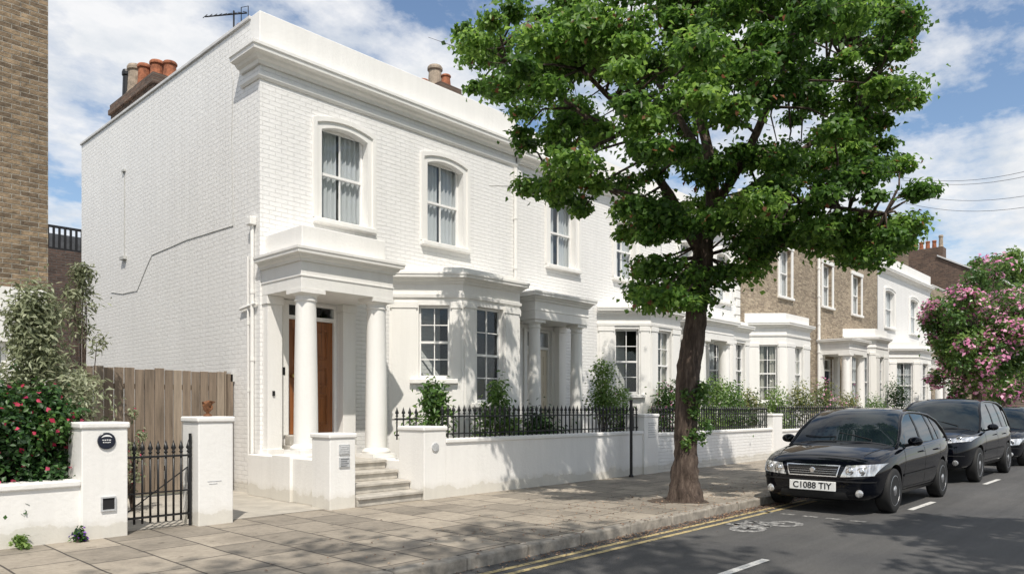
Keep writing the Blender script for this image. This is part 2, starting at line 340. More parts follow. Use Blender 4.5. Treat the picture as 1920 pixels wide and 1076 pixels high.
def portico(h,xl,xr,yw,z1,z2,zb,floor,door,doormat,col_r=(.185,.155),colz=None,yf=9.95,blk=True):
    mb=MB(); mb.box(xl,xr,yf,yw-.004,z1,z2-.2)
    mb.box(xl-.012,xr+.012,yf-.012,yw-.004,z1+.18,z1+.21)
    mb.build('entablature',M['trim'],h,bevel=.006)
    MB().sweep([(xl,yw-.003),(xl,yf),(xr,yf),(xr,yw-.003)],CORN(z2-.2,.2,.15)).build('portico_cornice',M['trim'],h)
    MB().box(xl+.003,xr-.003,yf+.003,yw-.004,z2-.199,z2-.01).build('portico_roof',M['trim'],h)
    if blk: MB().box(xl+.06,xr-.1,yf+.08,yw-.004,z2-.009,zb).build('blocking_course',M['plaster'],h,bevel=.012)
    cz=colz or (floor,floor)
    column(h,xl+.20,yf+.20,cz[0],z1-.002,*col_r); column(h,xr-.20,yf+.20,cz[1],z1-.002,*col_r)
    for x in (xl+.02,xr-.28):
        mb=MB(); mb.box(x,x+.26,yw-.16,yw-.003,floor,z1-.14); mb.box(x-.02,x+.28,yw-.18,yw-.003,z1-.139,z1-.003); mb.box(x-.02,x+.28,yw-.18,yw-.003,floor+.002,floor+.16)
        mb.build('pilaster',M['trim'],h,bevel=.005)
    MB().box(xl,xr,yf-.02,yw-.003,.0,floor).build('porch_floor',M['stone'],h)
    d0,d1,zd0,zd1,zt=door
    MB().box(d0-.12,d1+.12,yw-.32,yw-.006,floor+.002,zd0-.16).box(d0-.06,d1+.06,yw-.18,yw-.008,zd0-.158,zd0-.002).build('doorstep',M['stone'],h,bevel=.01)
    y=yw+.10; mb=MB(); mb.box(d0+.05,d1-.05,y,y+.05,zd0+.01,zd1)
    W=d1-d0-.1; H=zd1-zd0
    for (a,b) in ((.12,.46),(.54,.88)):
        for (c,e) in ((.07,.36),(.42,.60),(.66,.93)):
            X0=d0+.05+W*a;X1=d0+.05+W*b;Z0=zd0+H*c;Z1=zd0+H*e
            for q in ((X0,X1,Z0,Z0+.03),(X0,X1,Z1-.03,Z1),(X0,X0+.03,Z0+.03,Z1-.03),(X1-.03,X1,Z0+.03,Z1-.03)): mb.box(q[0],q[1],y-.018,y+.001,q[2],q[3])
            mb.box(X0+.07,X1-.07,y-.01,y+.001,Z0+.07,Z1-.07)
    dr=mb.build('door',doormat,h,bevel=.004)
    MB().lathe((d0+.14,y-.05,zd0+1.0),[(.012,.05),(.012,.02),(.034,.015),(.036,-.012),(.02,-.02)],14,'y').build('door_knob',M['bronze'],dr,smooth=True)
    MB().box((d0+d1)/2-.12,(d0+d1)/2+.12,y-.024,y+.001,zd0+.95,zd0+1.0).build('letter_box',M['bronze'],dr)
    mb=MB(); mb.box(d0+.003,d0+.05,y-.05,y+.06,zd0,zt-.003); mb.box(d1-.05,d1-.003,y-.05,y+.06,zd0,zt-.003); mb.box(d0+.05,d1-.05,y-.05,y+.06,zd1+.005,zd1+.07); mb.box(d0+.05,d1-.05,y-.05,y+.06,zt-.05,zt-.003)
    fr=mb.build('door_frame',M['frame'],h)
    MB().quad((d0+.05,y,zd1+.07),(d1-.05,y,zd1+.07),(d1-.05,y,zt-.05),(d0+.05,y,zt-.05)).build('transom_pane',M['glass'],fr)
    mb=MB(); mb.quad((d0-.05,y+.5,zd0),(d1+.05,y+.5,zd0),(d1+.05,y+.5,zt+.05),(d0-.05,y+.5,zt+.05)); mb.quad((d0-.05,y+.061,zt+.02),(d1+.05,y+.061,zt+.02),(d1+.05,y+.5,zt+.02),(d0-.05,y+.5,zt+.02)); mb.build('room_shade',M['dark'],fr)  # dark-coloured sheets stand in for the unlit hall behind the transom
    mb=MB(); mb.box(d0-.12,d0-.004,yw-.035,yw-.003,zd0,min(zt,z1-.01)); mb.box(d1+.004,d1+.12,yw-.035,yw-.003,zd0,min(zt,z1-.01)); mb.build('architrave',M['trim'],fr,bevel=.008)
def steps(h,x0,x1,y0,y1,z,n):
    for i in range(n):
        a=y0+(y1-y0)*i/n; mb=MB(); mb.box(x0,x1,a,y1,z*i/n+.001,z*(i+1)/n-.045); mb.box(x0,x1,a-.035,y1,z*(i+1)/n-.044,z*(i+1)/n)
        mb.build('step',M['stone'],h,bevel=.008)
def bay(h,pts,z0,z1,ztop,wins,mat,cornh=.2,plinth=.9):
    mb=MB()
    for i in range(3):
        holes=[(w[1],w[2],w[3],w[4]) for w in wins if w[0]==i]
        wallseg(mb,pts[i],pts[i+1],z0,z1+.02,holes,.18)
    mb.build('bay_wall',mat,h)
    MB().sweep(pts,CORN(z1,cornh,.17)).build('bay_cornice',M['trim'],h)
    MB().sweep(pts,[(-.06,z1-.26),(.03,z1-.26),(.035,z1-.2),(-.06,z1-.2)]).build('string_moulding',M['trim'],h)
    rp=pts
    off=.03; za,zb=z1+.02,ztop
    q=[(rp[0][0]+off,rp[0][1]-.003),(rp[1][0]+off*.6,rp[1][1]+off),(rp[2][0]-off*.6,rp[2][1]+off),(rp[3][0]-off,rp[3][1]-.003)]
    vs=[(x,y,za) for x,y in q]+[(x,y,zb) for x,y in q]
    MB().add(vs,[(3,2,1,0),(4,5,6,7),(0,1,5,4),(1,2,6,5),(2,3,7,6),(3,0,4,7)]).build('bay_roof',M['trim'],h,bevel=.008)
    for i in range(3):
        F=frameF(pts[i],pts[i+1]); L=(Vector(pts[i+1])-Vector(pts[i])).length
        ws=[w for w in wins if w[0]==i]
        edges=[0]+[e for w in ws for e in (w[1],w[2])]+[L]
        zc=max([w[4] for w in ws],default=z1-.4)
        for k in range(0,len(edges),2):
            a,b=edges[k]+.015,edges[k+1]-.015
            if b-a>.1:
                mb=MB(); mb.obox(F,a,b,-.02,.035,zc-.06,zc+.06); mb.obox(F,a+.03,b-.03,-.02,.02,z0+plinth,zc-.061)
                mb.build('pier_moulding',M['trim'],h,bevel=.005)
    for w in wins:
        window(h,pts[w[0]],pts[w[0]+1],w[1],w[2],w[3],w[4],dep=.10,cols=2,rows=2,curtain=w[5] if len(w)>5 else None,sill=True,gap=w[6] if len(w)>6 else .5,barw=.018,w=.038)
# ------------------------------------------------------------ foliage
def leafobj(name,C,Nn,L,W,mat,parent=None,tint=None,droop=.25):
    n=len(C); t=rng.normal(size=(n,3)); D=np.cross(Nn,t); D/=np.linalg.norm(D,axis=1)[:,None]+1e-9
    D[:,2]-=droop; D/=np.linalg.norm(D,axis=1)[:,None]+1e-9
    S=np.cross(D,Nn); S/=np.linalg.norm(S,axis=1)[:,None]+1e-9; NN=np.cross(S,D)
    l=(L*rng.uniform(.6,1.25,n))[:,None]; w=(W*rng.uniform(.7,1.2,n))[:,None]
    loc=np.array(wloc(parent)) if parent else np.zeros(3); B=C-loc
    V=np.empty((n,4,3)); V[:,0]=B; V[:,1]=B+D*l*.48+S*w*.5+NN*w*.18; V[:,2]=B+D*l-NN*l*.12; V[:,3]=B+D*l*.48-S*w*.5+NN*w*.18
    me=bpy.data.meshes.new(name); me.vertices.add(4*n); me.vertices.foreach_set('co',V.reshape(-1))
    idx=np.arange(n)[:,None]*4; F=np.concatenate([idx+np.array([[0,1,2]]),idx+np.array([[0,2,3]])],axis=1).reshape(-1)
    me.loops.add(6*n); me.loops.foreach_set('vertex_index',F.astype(np.int32)); me.polygons.add(2*n)
    me.polygons.foreach_set('loop_start',np.arange(0,6*n,3,dtype=np.int32)); me.update(calc_edges=True); me.validate()
    a=me.attributes.new('tint','FLOAT','POINT'); tt=tint if tint is not None else rng.uniform(0,1,n)
    a.data.foreach_set('value',np.repeat(np.clip(tt,0,1),4).astype(np.float32)); me.materials.append(mat)
    o=bpy.data.objects.new(name,me); col.objects.link(o); o.parent=parent; return o
def clumps(cl,per,inner=.45,up=.55):
    Cs=[];Ns=[];Ts=[]
    for c,r in cl:
        n=per if not callable(per) else per(r)
        d=rng.normal(size=(n,3)); d/=np.linalg.norm(d,axis=1)[:,None]
        rad=rng.uniform(inner**2,1.1,n)[:,None]**.5*(1+.35*np.abs(rng.normal(size=(n,1)))*(rng.uniform(size=(n,1))<.3))
        Cs.append(np.array(c)+d*rad*np.array(r)); nn=d*.5+rng.normal(size=(n,3))*.45; nn[:,2]+=up; nn/=np.linalg.norm(nn,axis=1)[:,None]; Ns.append(nn)
        Ts.append(np.clip(rng.normal(.45,.22,n)+rng.normal(0,.15),0,.94))
    return np.concatenate(Cs),np.concatenate(Ns),np.concatenate(Ts)
def shrub(name,label,cat,base,h,r,mat,leafL=.08,leafW=.04,ncl=9,per=160,group=None,flower=None,fn=0,sparse=False,fs=.05,foot=.15,stretch=1.0,block=False,tall=.15):
    T=thing(name,label,cat,base,group); cl=[]; mb=MB()
    for i in range(ncl):
        a=random.uniform(0,6.28); f=random.uniform(0,1)**.6; zz=random.uniform(foot,1)
        sw=math.sin(min(1,tall+zz*.93)*math.pi)**.5 if not block else 1
        if isinstance(sw,complex): sw=0
        c=(base[0]+r*.75*f*sw*math.cos(a)*stretch,base[1]+r*.75*f*sw*math.sin(a),base[2]+h*(zz*.86+.04)); k=r*random.uniform(.3,.48)*(.7 if sparse else 1)
        cl.append((c,(k,k,k*1.1)))
        mid=(base[0]*.6+c[0]*.4,base[1]*.6+c[1]*.4,base[2]+(c[2]-base[2])*.45)
        mb.tube([base,mid,c],[.016,.011,.005],5)
    mb.build('stem',M['bark'],T)
    C,Nn,Tt=clumps(cl,per,.2); leafobj('foliage',C,Nn,leafL,leafW,mat,T,Tt)
    if flower:
        C,Nn,Tt=clumps(cl,max(1,fn//ncl),.95); leafobj('blossom',C,Nn,fs,fs*.8,flower,T)
    return T
# ------------------------------------------------------------ ground
KY=5.05; RZ=-.12
def sheet(name,x0,x1,y0,y1,z,mat,label,cat,kind='structure'):
    o=MB().quad((x0,y0,z),(x1,y0,z),(x1,y1,z),(x0,y1,z)).build(name,mat,None,fix=False); return tag(o,label,cat,None,kind)
sheet('ground',-600,900,-700,700,-.16,M['ground'],'bare earth ground reaching to the horizon behind the houses','ground')
sheet('road',-60,200,-2.75,KY-.003,RZ,M['asphalt'],'dark asphalt road in front of the terrace','road')
sheet('pavement',-60,200,KY+.15,8.9,0,M['paving'],'pavement of worn stone slabs between kerb and garden walls','pavement')
sheet('opposite_pavement',-60,200,-7,-2.9,0,M['paving'],'slab pavement on the far side of the road','pavement')
sheet('front_garden_soil',7.7,70,8.9,11.2,.30,M['soil'],'dark garden soil behind the railings','garden')
sheet('side_path',-12,5.9,8.9,12.3,.004,M['concrete'],'pale concrete path behind the iron gate','path')
mb=MB(); x=-20
while x<90:
    l=random.uniform(.85,1.0); dz=random.uniform(-.006,.004); mb.box(x+.005,x+l-.005,KY+random.uniform(-.006,.006),KY+.155,-.2,.006+dz); x+=l
struct(mb.build('kerb',M['kerb'],None,bevel=.02),'granite kerb stones along the pavement edge','kerb')
mb=MB(); mb.box(-20,90,-2.9,-2.75,-.2,.005); struct(mb.build('opposite_kerb',M['kerb'],None,bevel=.02),'granite kerb on the far side of the road','kerb')
z=RZ+.004
mb=MB()
for y in (4.82,4.65): mb.quad((-20,y-.035,z),(12.2,y-.035,z),(12.2,y+.035,z),(-20,y+.035,z))
struct(mb.build('yellow_road_lines',M['ymark'],None,fix=False),'faded double yellow lines running beside the kerb','road marking')
mb=MB()
for a,b in ((5.9,7.15),(12.1,13.4),(17.2,18.6),(22,23.4),(27,28.4),(0,1.2)):
    mb.quad((a,3.17,z),(b,3.17,z),(b,3.26,z),(a,3.26,z))
struct(mb.build('centre_line_dashes',M['wmark'],None,fix=False),'white dashes painted along the road','road marking')
mb=MB()
for k in range(5): mb.quad((10.35,3.3+k*.32,z),(10.45,3.3+k*.32,z),(10.45,3.5+k*.32,z),(10.35,3.5+k*.32,z))
struct(mb.build('bay_end_marking',M['wmark2'],None,fix=False),'worn broken white line across the road before the parked car','road marking')
mb=MB()
def ring(cx,cy,r,w):
    n=28; vs=[];fs=[]
    for k in range(n):
        t=6.2832*k/n; vs+=[(cx+r*math.cos(t),cy+r*math.sin(t)*.8,z),(cx+(r-w)*math.cos(t),cy+(r-w)*math.sin(t)*.8,z)]
    for k in range(n): fs.append((2*k,(2*k+2)%(2*n),(2*k+3)%(2*n),2*k+1))
    mb.add(vs,fs)
def seg(a,b,w=.10):
    a=Vector(a);b=Vector(b);d=(b-a).normalized();nn=Vector((d.y,-d.x))*w/2; mb.quad((*(a+nn),z+.001),(*(b+nn),z+.001),(*(b-nn),z+.001),(*(a-nn),z+.001))
ring(9.52,4.02,.27,.12); ring(8.80,4.2,.27,.12)
for a,b in (((8.80,4.2),(9.0,4.48)),((9.0,4.48),(9.42,4.40)),((9.42,4.40),(9.52,4.02)),((9.0,4.48),(9.18,4.08)),((9.18,4.08),(9.42,4.40)),((9.42,4.40),(9.38,4.52)),((8.93,4.56),(9.08,4.52)),((8.80,4.2),(9.18,4.08))): seg(a,b)
struct(mb.build('cycle_symbol',M['wmark2'],None,fix=False),'faded white bicycle symbol painted on the asphalt','road marking')
# ------------------------------------------------------------ HOUSE 1
FY=11.16
H1=thing('white_house','tall white painted brick end of terrace house with pillared porch and brown door','house',(5.9,FY,0))
mb=MB(); p0=(5.9,FY);p1=(11.98,FY)
w1=(7.03-5.9,8.0-5.9,4.68,6.34); w2=(9.41-5.9,10.38-5.9,4.68,6.34)
dr=(6.40,7.38,.95,2.90,3.2)
wallseg(mb,p0,p1,0,7.22,[w1,w2,(dr[0]-5.9,dr[1]-5.9,dr[2],dr[4])],.2); mb.build('front_wall',M['wbx'],H1)
MB().box(5.902,6.2,FY+.004,19.97,0,7.80).build('side_wall',M['wby'],H1)
MB().box(6.2,11.98,19.67,19.965,0,7.4).build('rear_wall',M['wbx'],H1); MB().box(11.7,11.978,FY+.22,19.66,0,7.2).build('party_wall',M['wby'],H1)
MB().box(6.2,11.97,11.5,19.66,7.05,7.15).build('roof',M['slate'],H1)
MB().box(5.893,11.98,FY-.008,FY+.3,7.16,7.84).build('parapet',M['plaster'],H1,bevel=.012)
MB().box(5.87,6.23,FY+.301,20.0,7.801,7.86).build('coping',M['coping'],H1,bevel=.008)
path=[(5.9,11.75),(5.9,FY),(12.02,FY)]
MB().sweep(path,CORN(6.97,.26,.24)).sweep(path,[(-.05,6.74),(.02,6.74),(.045,6.78),(.045,6.82),(-.05,6.82)]).build('cornice',M['trim'],H1)
for w in (w1,w2):
    fr,F=window(H1,p0,p1,w[0],w[1],w[2],w[3],dep=.14,cols=2,curtain='net',gap=.08)
    archband(fr,F,w[0]+.004,w[1]-.004,w[2]-.0,6.23,.10,[(0,.10,-.13,.025),(.10,.17,-.02,.055)])
portico(H1,5.93,7.66,FY,3.22,3.83,4.20,.58,dr,M['door'],colz=(.69,.58))
steps(H1,6.09,7.26,8.72,9.93,.58,4)
MB().box(5.74,5.97,9.2,FY+.1,0,.66).build('porch_side_wall',M['plaster'],H1,bevel=.012)
MB().box(5.70,6.40,9.88,10.42,.0,.69).build('column_plinth',M['plaster'],H1,bevel=.012)
MB().box(7.28,7.66,9.3,10.42,0,.575).build('porch_side_wall',M['plaster'],H1,bevel=.012)
bay(H1,[(8.5,FY),(9.5,10.2),(11.08,10.2),(11.46,FY)],.3,3.74,4.06,[(0,.55,1.13,1.95,3.34),(1,.36,1.10,1.50,3.36),(2,.35,.75,1.6,3.34)],M['trim'])
def pipe(h,name,pts,r=.035,brk=True):
    mb=MB(); mb.tube(pts,r,10)
    a=Vector(pts[0]);b=Vector(pts[-1])
    if brk:
        for k in range(1,int((a-b).length/1.1)):
            q=a+(b-a)*(k*1.1/(a-b).length); mb.lathe((q.x,q.y,q.z),[(r*1.3,-.03),(r*1.3,.03)],10)
    return mb.build(name,M['trim'],h,smooth=False)
pipe(H1,'drain_pipe',[(5.86,11.34,4.4),(5.86,11.34,.35)],.03)
pipe(H1,'waste_pipe',[(5.87,11.50,3.9),(5.87,11.50,3.3),(5.87,11.48,.5)],.018)
pipe(H1,'waste_pipe',[(5.86,11.75,3.05),(5.86,11.2,3.1)],.025,False)
MB().box(5.79,5.9,11.27,11.41,4.38,4.52).build('rain_hopper',M['trim'],H1,bevel=.015)
pipe(H1,'drain_pipe',[(11.93,11.11,6.7),(11.93,11.11,3.0)],.04)
def sp(px,py): y=YX(px,5.895); return (5.895,y,ZZ(py,5.895,y))
mb=MB(); mb.tube([sp(208,548),sp(230,551),sp(257,545),sp(275,500),sp(285,478),sp(350,450),sp(437,423)],.006,5)
mb.tube([sp(437,423),sp(434,260),sp(437,150),sp(430,105)],.005,5); mb.build('wall_cable',M['grey'],H1)
y_=YX(232,5.88); mb=MB(); mb.tube([(5.893,y_,ZZ(322,5.88,y_)),(5.893,y_,ZZ(480,5.88,y_))],.010,6); mb.box(5.83,5.9,y_-.12,y_+.12,ZZ(487,5.88,y_),ZZ(481,5.88,y_)); mb.box(5.86,5.9,y_-.06,y_+.1,ZZ(322,5.88,y_),ZZ(318,5.88,y_)); mb.build('vent_pipe',M['grey'],H1)
MB().box(5.83,5.9,12.02,12.16,1.85,2.0).build('meter_box',M['grey'],H1)
MB().box(6.28,6.33,FY-.040,FY-.016,1.95,2.08).build('door_bell',M['plastic'],H1)
MB().box(6.03,6.07,FY-.18,FY-.161,1.6,1.68).build('door_number',M['plastic'],H1)
def pot(mb,x,y,z,h,r):
    mb.lathe((x,y,z),[(r*1.15,0),(r*1.15,h*.08),(r,h*.12),(r*.86,h*.8),(r*1.05,h*.84),(r*1.05,h*.93),(r*.9,h)],16)
def stack(parent,x0,x1,y0,y1,zb,zt,mat,pots,name='chimney'):
    c=MB().box(x0,x1,y0,y1,zb,zt-.24).build(name,mat,parent)
    MB().box(x0-.05,x1+.05,y0-.05,y1+.05,zt-.239,zt-.12).box(x0-.02,x1+.02,y0-.02,y1+.02,zt-.119,zt).build('chimney_cap',M['dby'],c,bevel=.01)
    for (x,y,h,r,m) in pots:
        mb=MB(); pot(mb,x,y,zt+.001,h,r); mb.build('chimney_pot',M[m],c,smooth=False)
stack(H1,6.08,6.75,16.0,18.5,7.1,8.42,M['dby'],[(6.3,18.1,.75,.11,'iron'),(6.3,17.6,.70,.17,'bpot'),(6.45,17.25,.55,.15,'pot'),(6.25,16.95,.5,.14,'pot'),(6.5,16.8,.56,.15,'pot'),(6.35,16.5,.46,.15,'pot'),(6.5,16.2,.40,.14,'pot')])
MB().box(6.06,6.77,15.98,18.52,7.1,7.98).build('chimney_render',M['plaster'],H1)
stack(H1,11.65,12.3,13.3,14.9,7.2,9.2,M['bx'],[(11.95,14.7,.35,.13,'pot'),(11.95,14.3,.42,.14,'pot'),(11.95,13.85,.62,.18,'bpot'),(11.95,13.45,.28,.12,'pot')])
A=thing('tv_aerial','thin metal television aerial above the white roof','aerial',(6.85,14.0,7.15))
MB().tube([(6.85,14.0,7.15),(6.85,14.0,9.25)],.018,8).build('mast',M['iron'],A)
mb=MB(); mb.tube([(6.5,14.5,9.18),(7.02,13.8,9.2)],.013,6)
for k in range(9):
    f=k/8; x=6.5+.5*f; yq=14.5-.66*f; mb.tube([(x-.06,yq-.04,9.12+.01*k),(x+.06,yq+.04,9.26)],.008,5)
mb.tube([(6.98,13.95,9.05),(7.05,13.8,9.05),(7.05,13.8,9.35),(6.98,13.95,9.35),(6.98,13.95,9.05)],.009,5); mb.build('aerial_rods',M['iron'],A)
c=MB().box(6.7,7.1,13.5,13.9,7.15,8.55).build('chimney',M['wby'],H1); mb=MB(); pot(mb,6.9,13.7,8.551,.32,.13); mb.build('chimney_pot',M['pot'],c)
# ------------------------------------------------------------ other houses
def house(label,x0,x1,zr,fm,wins,door=None,baypts=None,bayw=(),bz=(.3,3.74,4.06),porch=None,corn=True,arch=True,name='white_house',back=19.9,sidem=None,cr=(.185,.155),yf=9.95):
    h=thing(name,label,'house',(x0,FY,0)); mb=MB(); holes=[(a-x0,b-x0,c,d) for a,b,c,d,*_ in wins]
    if door: holes.append((door[0]-x0,door[1]-x0,door[2],door[4]))
    wallseg(mb,(x0,FY),(x1,FY),0,zr-.5,holes,.2); mb.build('front_wall',fm,h)
    MB().box(x0+.003,x0+.25,FY+.22,back,0,zr-.3).build('party_wall',sidem or M['wby'],h)
    MB().box(x1-.25,x1-.003,FY+.22,back,0,zr-.3).build('party_wall',sidem or M['wby'],h)
    MB().box(x0+.25,x1-.25,FY+.35,back,zr-.75,zr-.65).build('roof',M['slate'],h)
    MB().box(x0+.002,x1-.002,FY-.006,FY+.3,zr-.5,zr).build('parapet',fm if not corn else M['plaster'],h)
    if corn: MB().sweep([(x0+.03,FY),(x1-.03,FY)],CORN(zr-.86,.26,.24)).build('cornice',M['trim'],h)
    else: MB().sweep([(x0+.003,FY),(x1-.003,FY)],CORN(zr-.02,.12,.08)).build('cornice',M['trim'],h)
    for a,b,c,d,*cu in wins:
        fr,F=window(h,(x0,FY),(x1,FY),a-x0,b-x0,c,d,dep=.13,cols=2,curtain=cu[0] if cu else 'net',gap=.15)
        if arch: archband(fr,F,a-x0+.004,b-x0-.004,c,d-.11,.10,[(0,.10,-.12,.025),(.10,.17,-.02,.055)])
        else: flatband(fr,F,a-x0,b-x0,c,d)
    if door and porch: portico(h,porch[0],porch[1],FY,porch[2],porch[3],porch[4],.58,door[:5],door[5],blk=porch[5],col_r=cr,yf=yf)
    if baypts: bay(h,baypts,bz[0],bz[1],bz[2],bayw,M['trim'])
    return h
H2=house('white terraced house with pale door between the end house and the tree trunk',12.03,17.98,7.7,M['wbx'],[(13.15,14.1,4.75,6.36),(15.8,16.7,4.8,6.3)],
  door=(12.35,13.20,.95,2.75,3.2,M['pdoor']),porch=(11.72,13.58,3.3,3.88,4.1,False),baypts=[(15.0,FY),(15.95,10.2),(17.4,10.2),(17.95,FY)],bayw=[(0,.45,1.05,1.75,3.4),(1,.35,1.0,1.6,3.4,'cream',.4)],cr=(.15,.125),yf=10.35)
H3=house('white terraced house behind the tree trunk with corner quoins against the brick house',18.0,22.7,7.7,M['wbx'],[(19.0,19.8,4.8,6.3),(21.2,22.0,4.8,6.3)],
  door=(18.7,19.6,.9,2.75,3.2,M['ddoor']),porch=(18.15,19.95,3.3,3.88,4.1,False),baypts=[(20.1,FY),(20.7,10.4),(21.9,10.4),(22.4,FY)],bayw=[(0,.3,.8,1.7,3.4,'net',.2),(1,.3,.9,1.7,3.4)])
mb=MB()
for k in range(26):
    zq=.4+k*.27; l=.3 if k%2 else .2; mb.box(22.7-l,22.75,FY-.05,FY+.02,zq,zq+.24)
mb.build('quoins',M['trim'],H3,bevel=.01)
BR=house('brown stock brick house with white bay nearest the white terrace',22.76,29.3,8.5,M['px'],[(25.9,26.9,5.45,7.2)],
  baypts=[(23.1,FY),(24.0,10.1),(26.0,10.1),(26.7,FY)],bayw=[(0,.5,1.1,1.6,3.5,'cream',.3),(1,.7,1.4,1.6,3.5,'cream',.3)],bz=(.3,4.05,4.55),corn=False,arch=False,name='brick_house',sidem=M['by'])
BR2=house('brown stock brick house with dark door and white bay beside the far white house',29.35,36.75,8.3,M['px'],[(30.0,31.0,5.5,7.2),(33.4,34.5,5.5,7.2)],
  door=(30.0,31.0,.95,2.9,3.4,M['ddoor']),porch=(29.5,31.5,3.5,4.1,4.3,False),baypts=[(32.2,FY),(33.1,10.1),(34.7,10.1),(35.3,FY)],bayw=[(0,.4,1.1,1.3,3.7,'net',.2),(1,.5,1.1,1.4,3.6)],bz=(.3,4.2,4.75),corn=False,arch=False,name='brick_house',sidem=M['by'])
pipe(BR2,'drain_pipe',[(29.45,11.1,8.0),(29.45,11.1,1.5)],.06)
H4=house('far white house standing beyond the brick houses',36.8,45.9,8.7,M['wbx'],[(37.9,39.3,5.3,7.1),(42.0,43.4,5.3,7.1)],
  door=(43.6,44.6,.95,2.9,3.4,M['ddoor']),porch=(43.2,45.2,3.5,4.1,4.3,False),baypts=[(38.5,FY),(39.6,10.1),(41.6,10.1),(42.2,FY)],bayw=[(0,.4,1.2,1.4,3.6,'net',.2),(1,.5,1.5,1.4,3.6)],bz=(.3,4.1,4.6),arch=True)
H5=house('farthest brick house of the row with a dark roof behind the pink blossom',46.0,55.8,8.2,M['px'],[(48,49.4,5.3,7.1),(52,53.4,5.3,7.1)],corn=False,arch=False,name='brick_house',sidem=M['by'])
H6=thing('brick_gable','big dark brick gable with a row of red chimney pots','building',(60,14,0))
MB().add([(56,9.6,0),(66,9.6,0),(66,22,0),(56,22,0),(56,9.6,9.6),(66,9.6,9.6),(66,22,11.6),(56,22,11.6),(56,13.2,11.6),(66,13.2,11.6)],[(0,4,8,7,3),(1,2,6,9,5),(0,1,5,4),(4,5,9,8),(8,9,6,7),(2,3,7,6),(0,3,2,1)]).build('wall',M['dby'],H6)
MB().add([(55.9,9.2,9.40),(66,9.2,9.40),(66,13.2,11.65),(55.9,13.2,11.65),(55.9,9.2,9.5),(66,9.2,9.5),(66,13.2,11.75),(55.9,13.2,11.75)],[(0,3,2,1),(4,5,6,7),(0,1,5,4),(1,2,6,5),(2,3,7,6),(3,0,4,7)]).build('roof',M['coping'],H6)
c=MB().box(56.1,57,12.9,16.2,10.8,12.3).build('chimney',M['dby'],H6)
for k in range(8):
    mb=MB(); pot(mb,56.5,13.1+k*.4,12.3,.55+.3*(k==0),.14); mb.build('chimney_pot',M['pot' if k else 'bpot'],c)
stack(H4,43.3,44.5,11.9,13.2,7.8,11.0,M['by'],[(43.9,12.5,.8,.42,'bpot')])
stack(BR,28.9,29.7,12.5,14.0,7.8,9.9,M['by'],[(29.3,12.9,.5,.16,'pot'),(29.3,13.5,.5,.16,'pot')])
LN=thing('brick_house','tall yellow brown brick house with whitewashed ground floor at the left edge','house',(0,FY,0))
mb=MB(); wallseg(mb,(-9,FY),(2.9,FY),2.95,7.3,[(6.0,7.2,4.6,6.6)],.2); mb.build('front_wall',M['bx'],LN)
window(LN,(-9,FY),(2.9,FY),6.0,7.2,4.6,6.6)
mb=MB(); wallseg(mb,(-9,FY-.03),(2.88,FY-.03),0,2.95,[(10.3,11.45,1.2,2.25)],.2); mb.quad((-9,FY-.03,2.95),(2.88,FY-.03,2.95),(2.88,FY,2.95),(-9,FY,2.95)); mb.build('ground_floor_wall',M['plaster'],LN)
window(LN,(-9,FY-.03),(2.88,FY-.03),10.3,11.45,1.2,2.25,cols=3,rows=2)
MB().box(-9,2.6,FY+.22,15,7.1,7.2).build('roof',M['slate'],LN); MB().box(2.6,2.899,FY+.004,13.5,0,7.3).build('side_wall',M['by'],LN)
DB=thing('brick_house','dark sooty brick building with roof trellis glimpsed behind the left gap','building',(2,24,0))
MB().box(-4,9.2,23,30,0,ZZ(432,3.2,23)).build('wall',M['dbx'],DB)
zt=ZZ(432,3.2,23); mb=MB(); mb.box(-2,9.2,23.1,23.18,zt+.62,zt+.68); mb.box(-2,9.2,23.05,23.25,zt,zt+.06)
for k in range(80): mb.box(-2+k*.14,-1.95+k*.14,23.1,23.16,zt+.06,zt+.62)
mb.build('roof_trellis',M['plastic'],DB)
MB().box(-2,9.0,23.6,24.6,zt,zt+.55).build('roof',M['slate'],DB)
# ------------------------------------------------------------ garden walls, pillars, railings, gate, fence
def pillar(label,x0,x1,y0,y1,h):
    T=thing('gate_pillar',label,'pillar',((x0+x1)/2,(y0+y1)/2,0))
    MB().box(x0,x1,y0,y1,-.02,h-.07).build('shaft',M['plaster'],T,bevel=.012)
    MB().box(x0-.02,x1+.02,y0-.02,y1+.02,h-.069,h).build('cap',M['plaster'],T,bevel=.018); return T
P1=pillar('white gate pillar with round black plaque left of the iron gate',2.56,3.02,8.66,9.12,1.25)
P2=pillar('white gate pillar carrying a rusty ornament right of the iron gate',3.82,4.25,8.70,9.15,1.30)
PA=pillar('white pillar with two small grey plaques left of the stone steps',5.66,6.08,8.76,9.22,1.05)
PB=pillar('broad white pillar with round marker right of the stone steps',7.27,7.72,8.68,9.30,1.12)
PC=pillar('white pillar where two garden walls meet beside the tree',13.3,13.85,8.66,9.15,1.28)
PD=pillar('white pillar ending the brick garden wall before the parked car',19.7,20.3,8.66,9.15,1.25)
mb=MB(); mb.lathe((2.80,8.655,ZZ(826,2.8,8.66)),[(.09,.006),(.09,-.012),(.085,-.016)],28,'y'); pq=mb.build('round_plaque',M['navy'],P1)
mb=MB(); zc=ZZ(826,2.8,8.66)
for (a,b,c_,d) in ((-.046,-.030,.006,.014),(-.024,-.010,.004,.014),(-.002,.014,.006,.016),(.022,.040,.004,.014),(-.040,-.026,-.020,-.010),(-.018,-.002,-.020,-.012),(.004,.018,-.022,-.012),(.024,.036,-.020,-.010)): mb.box(2.80+a,2.80+b,8.635,8.6385,zc+c_,zc+d)
n=12; vs=[];fs=[]
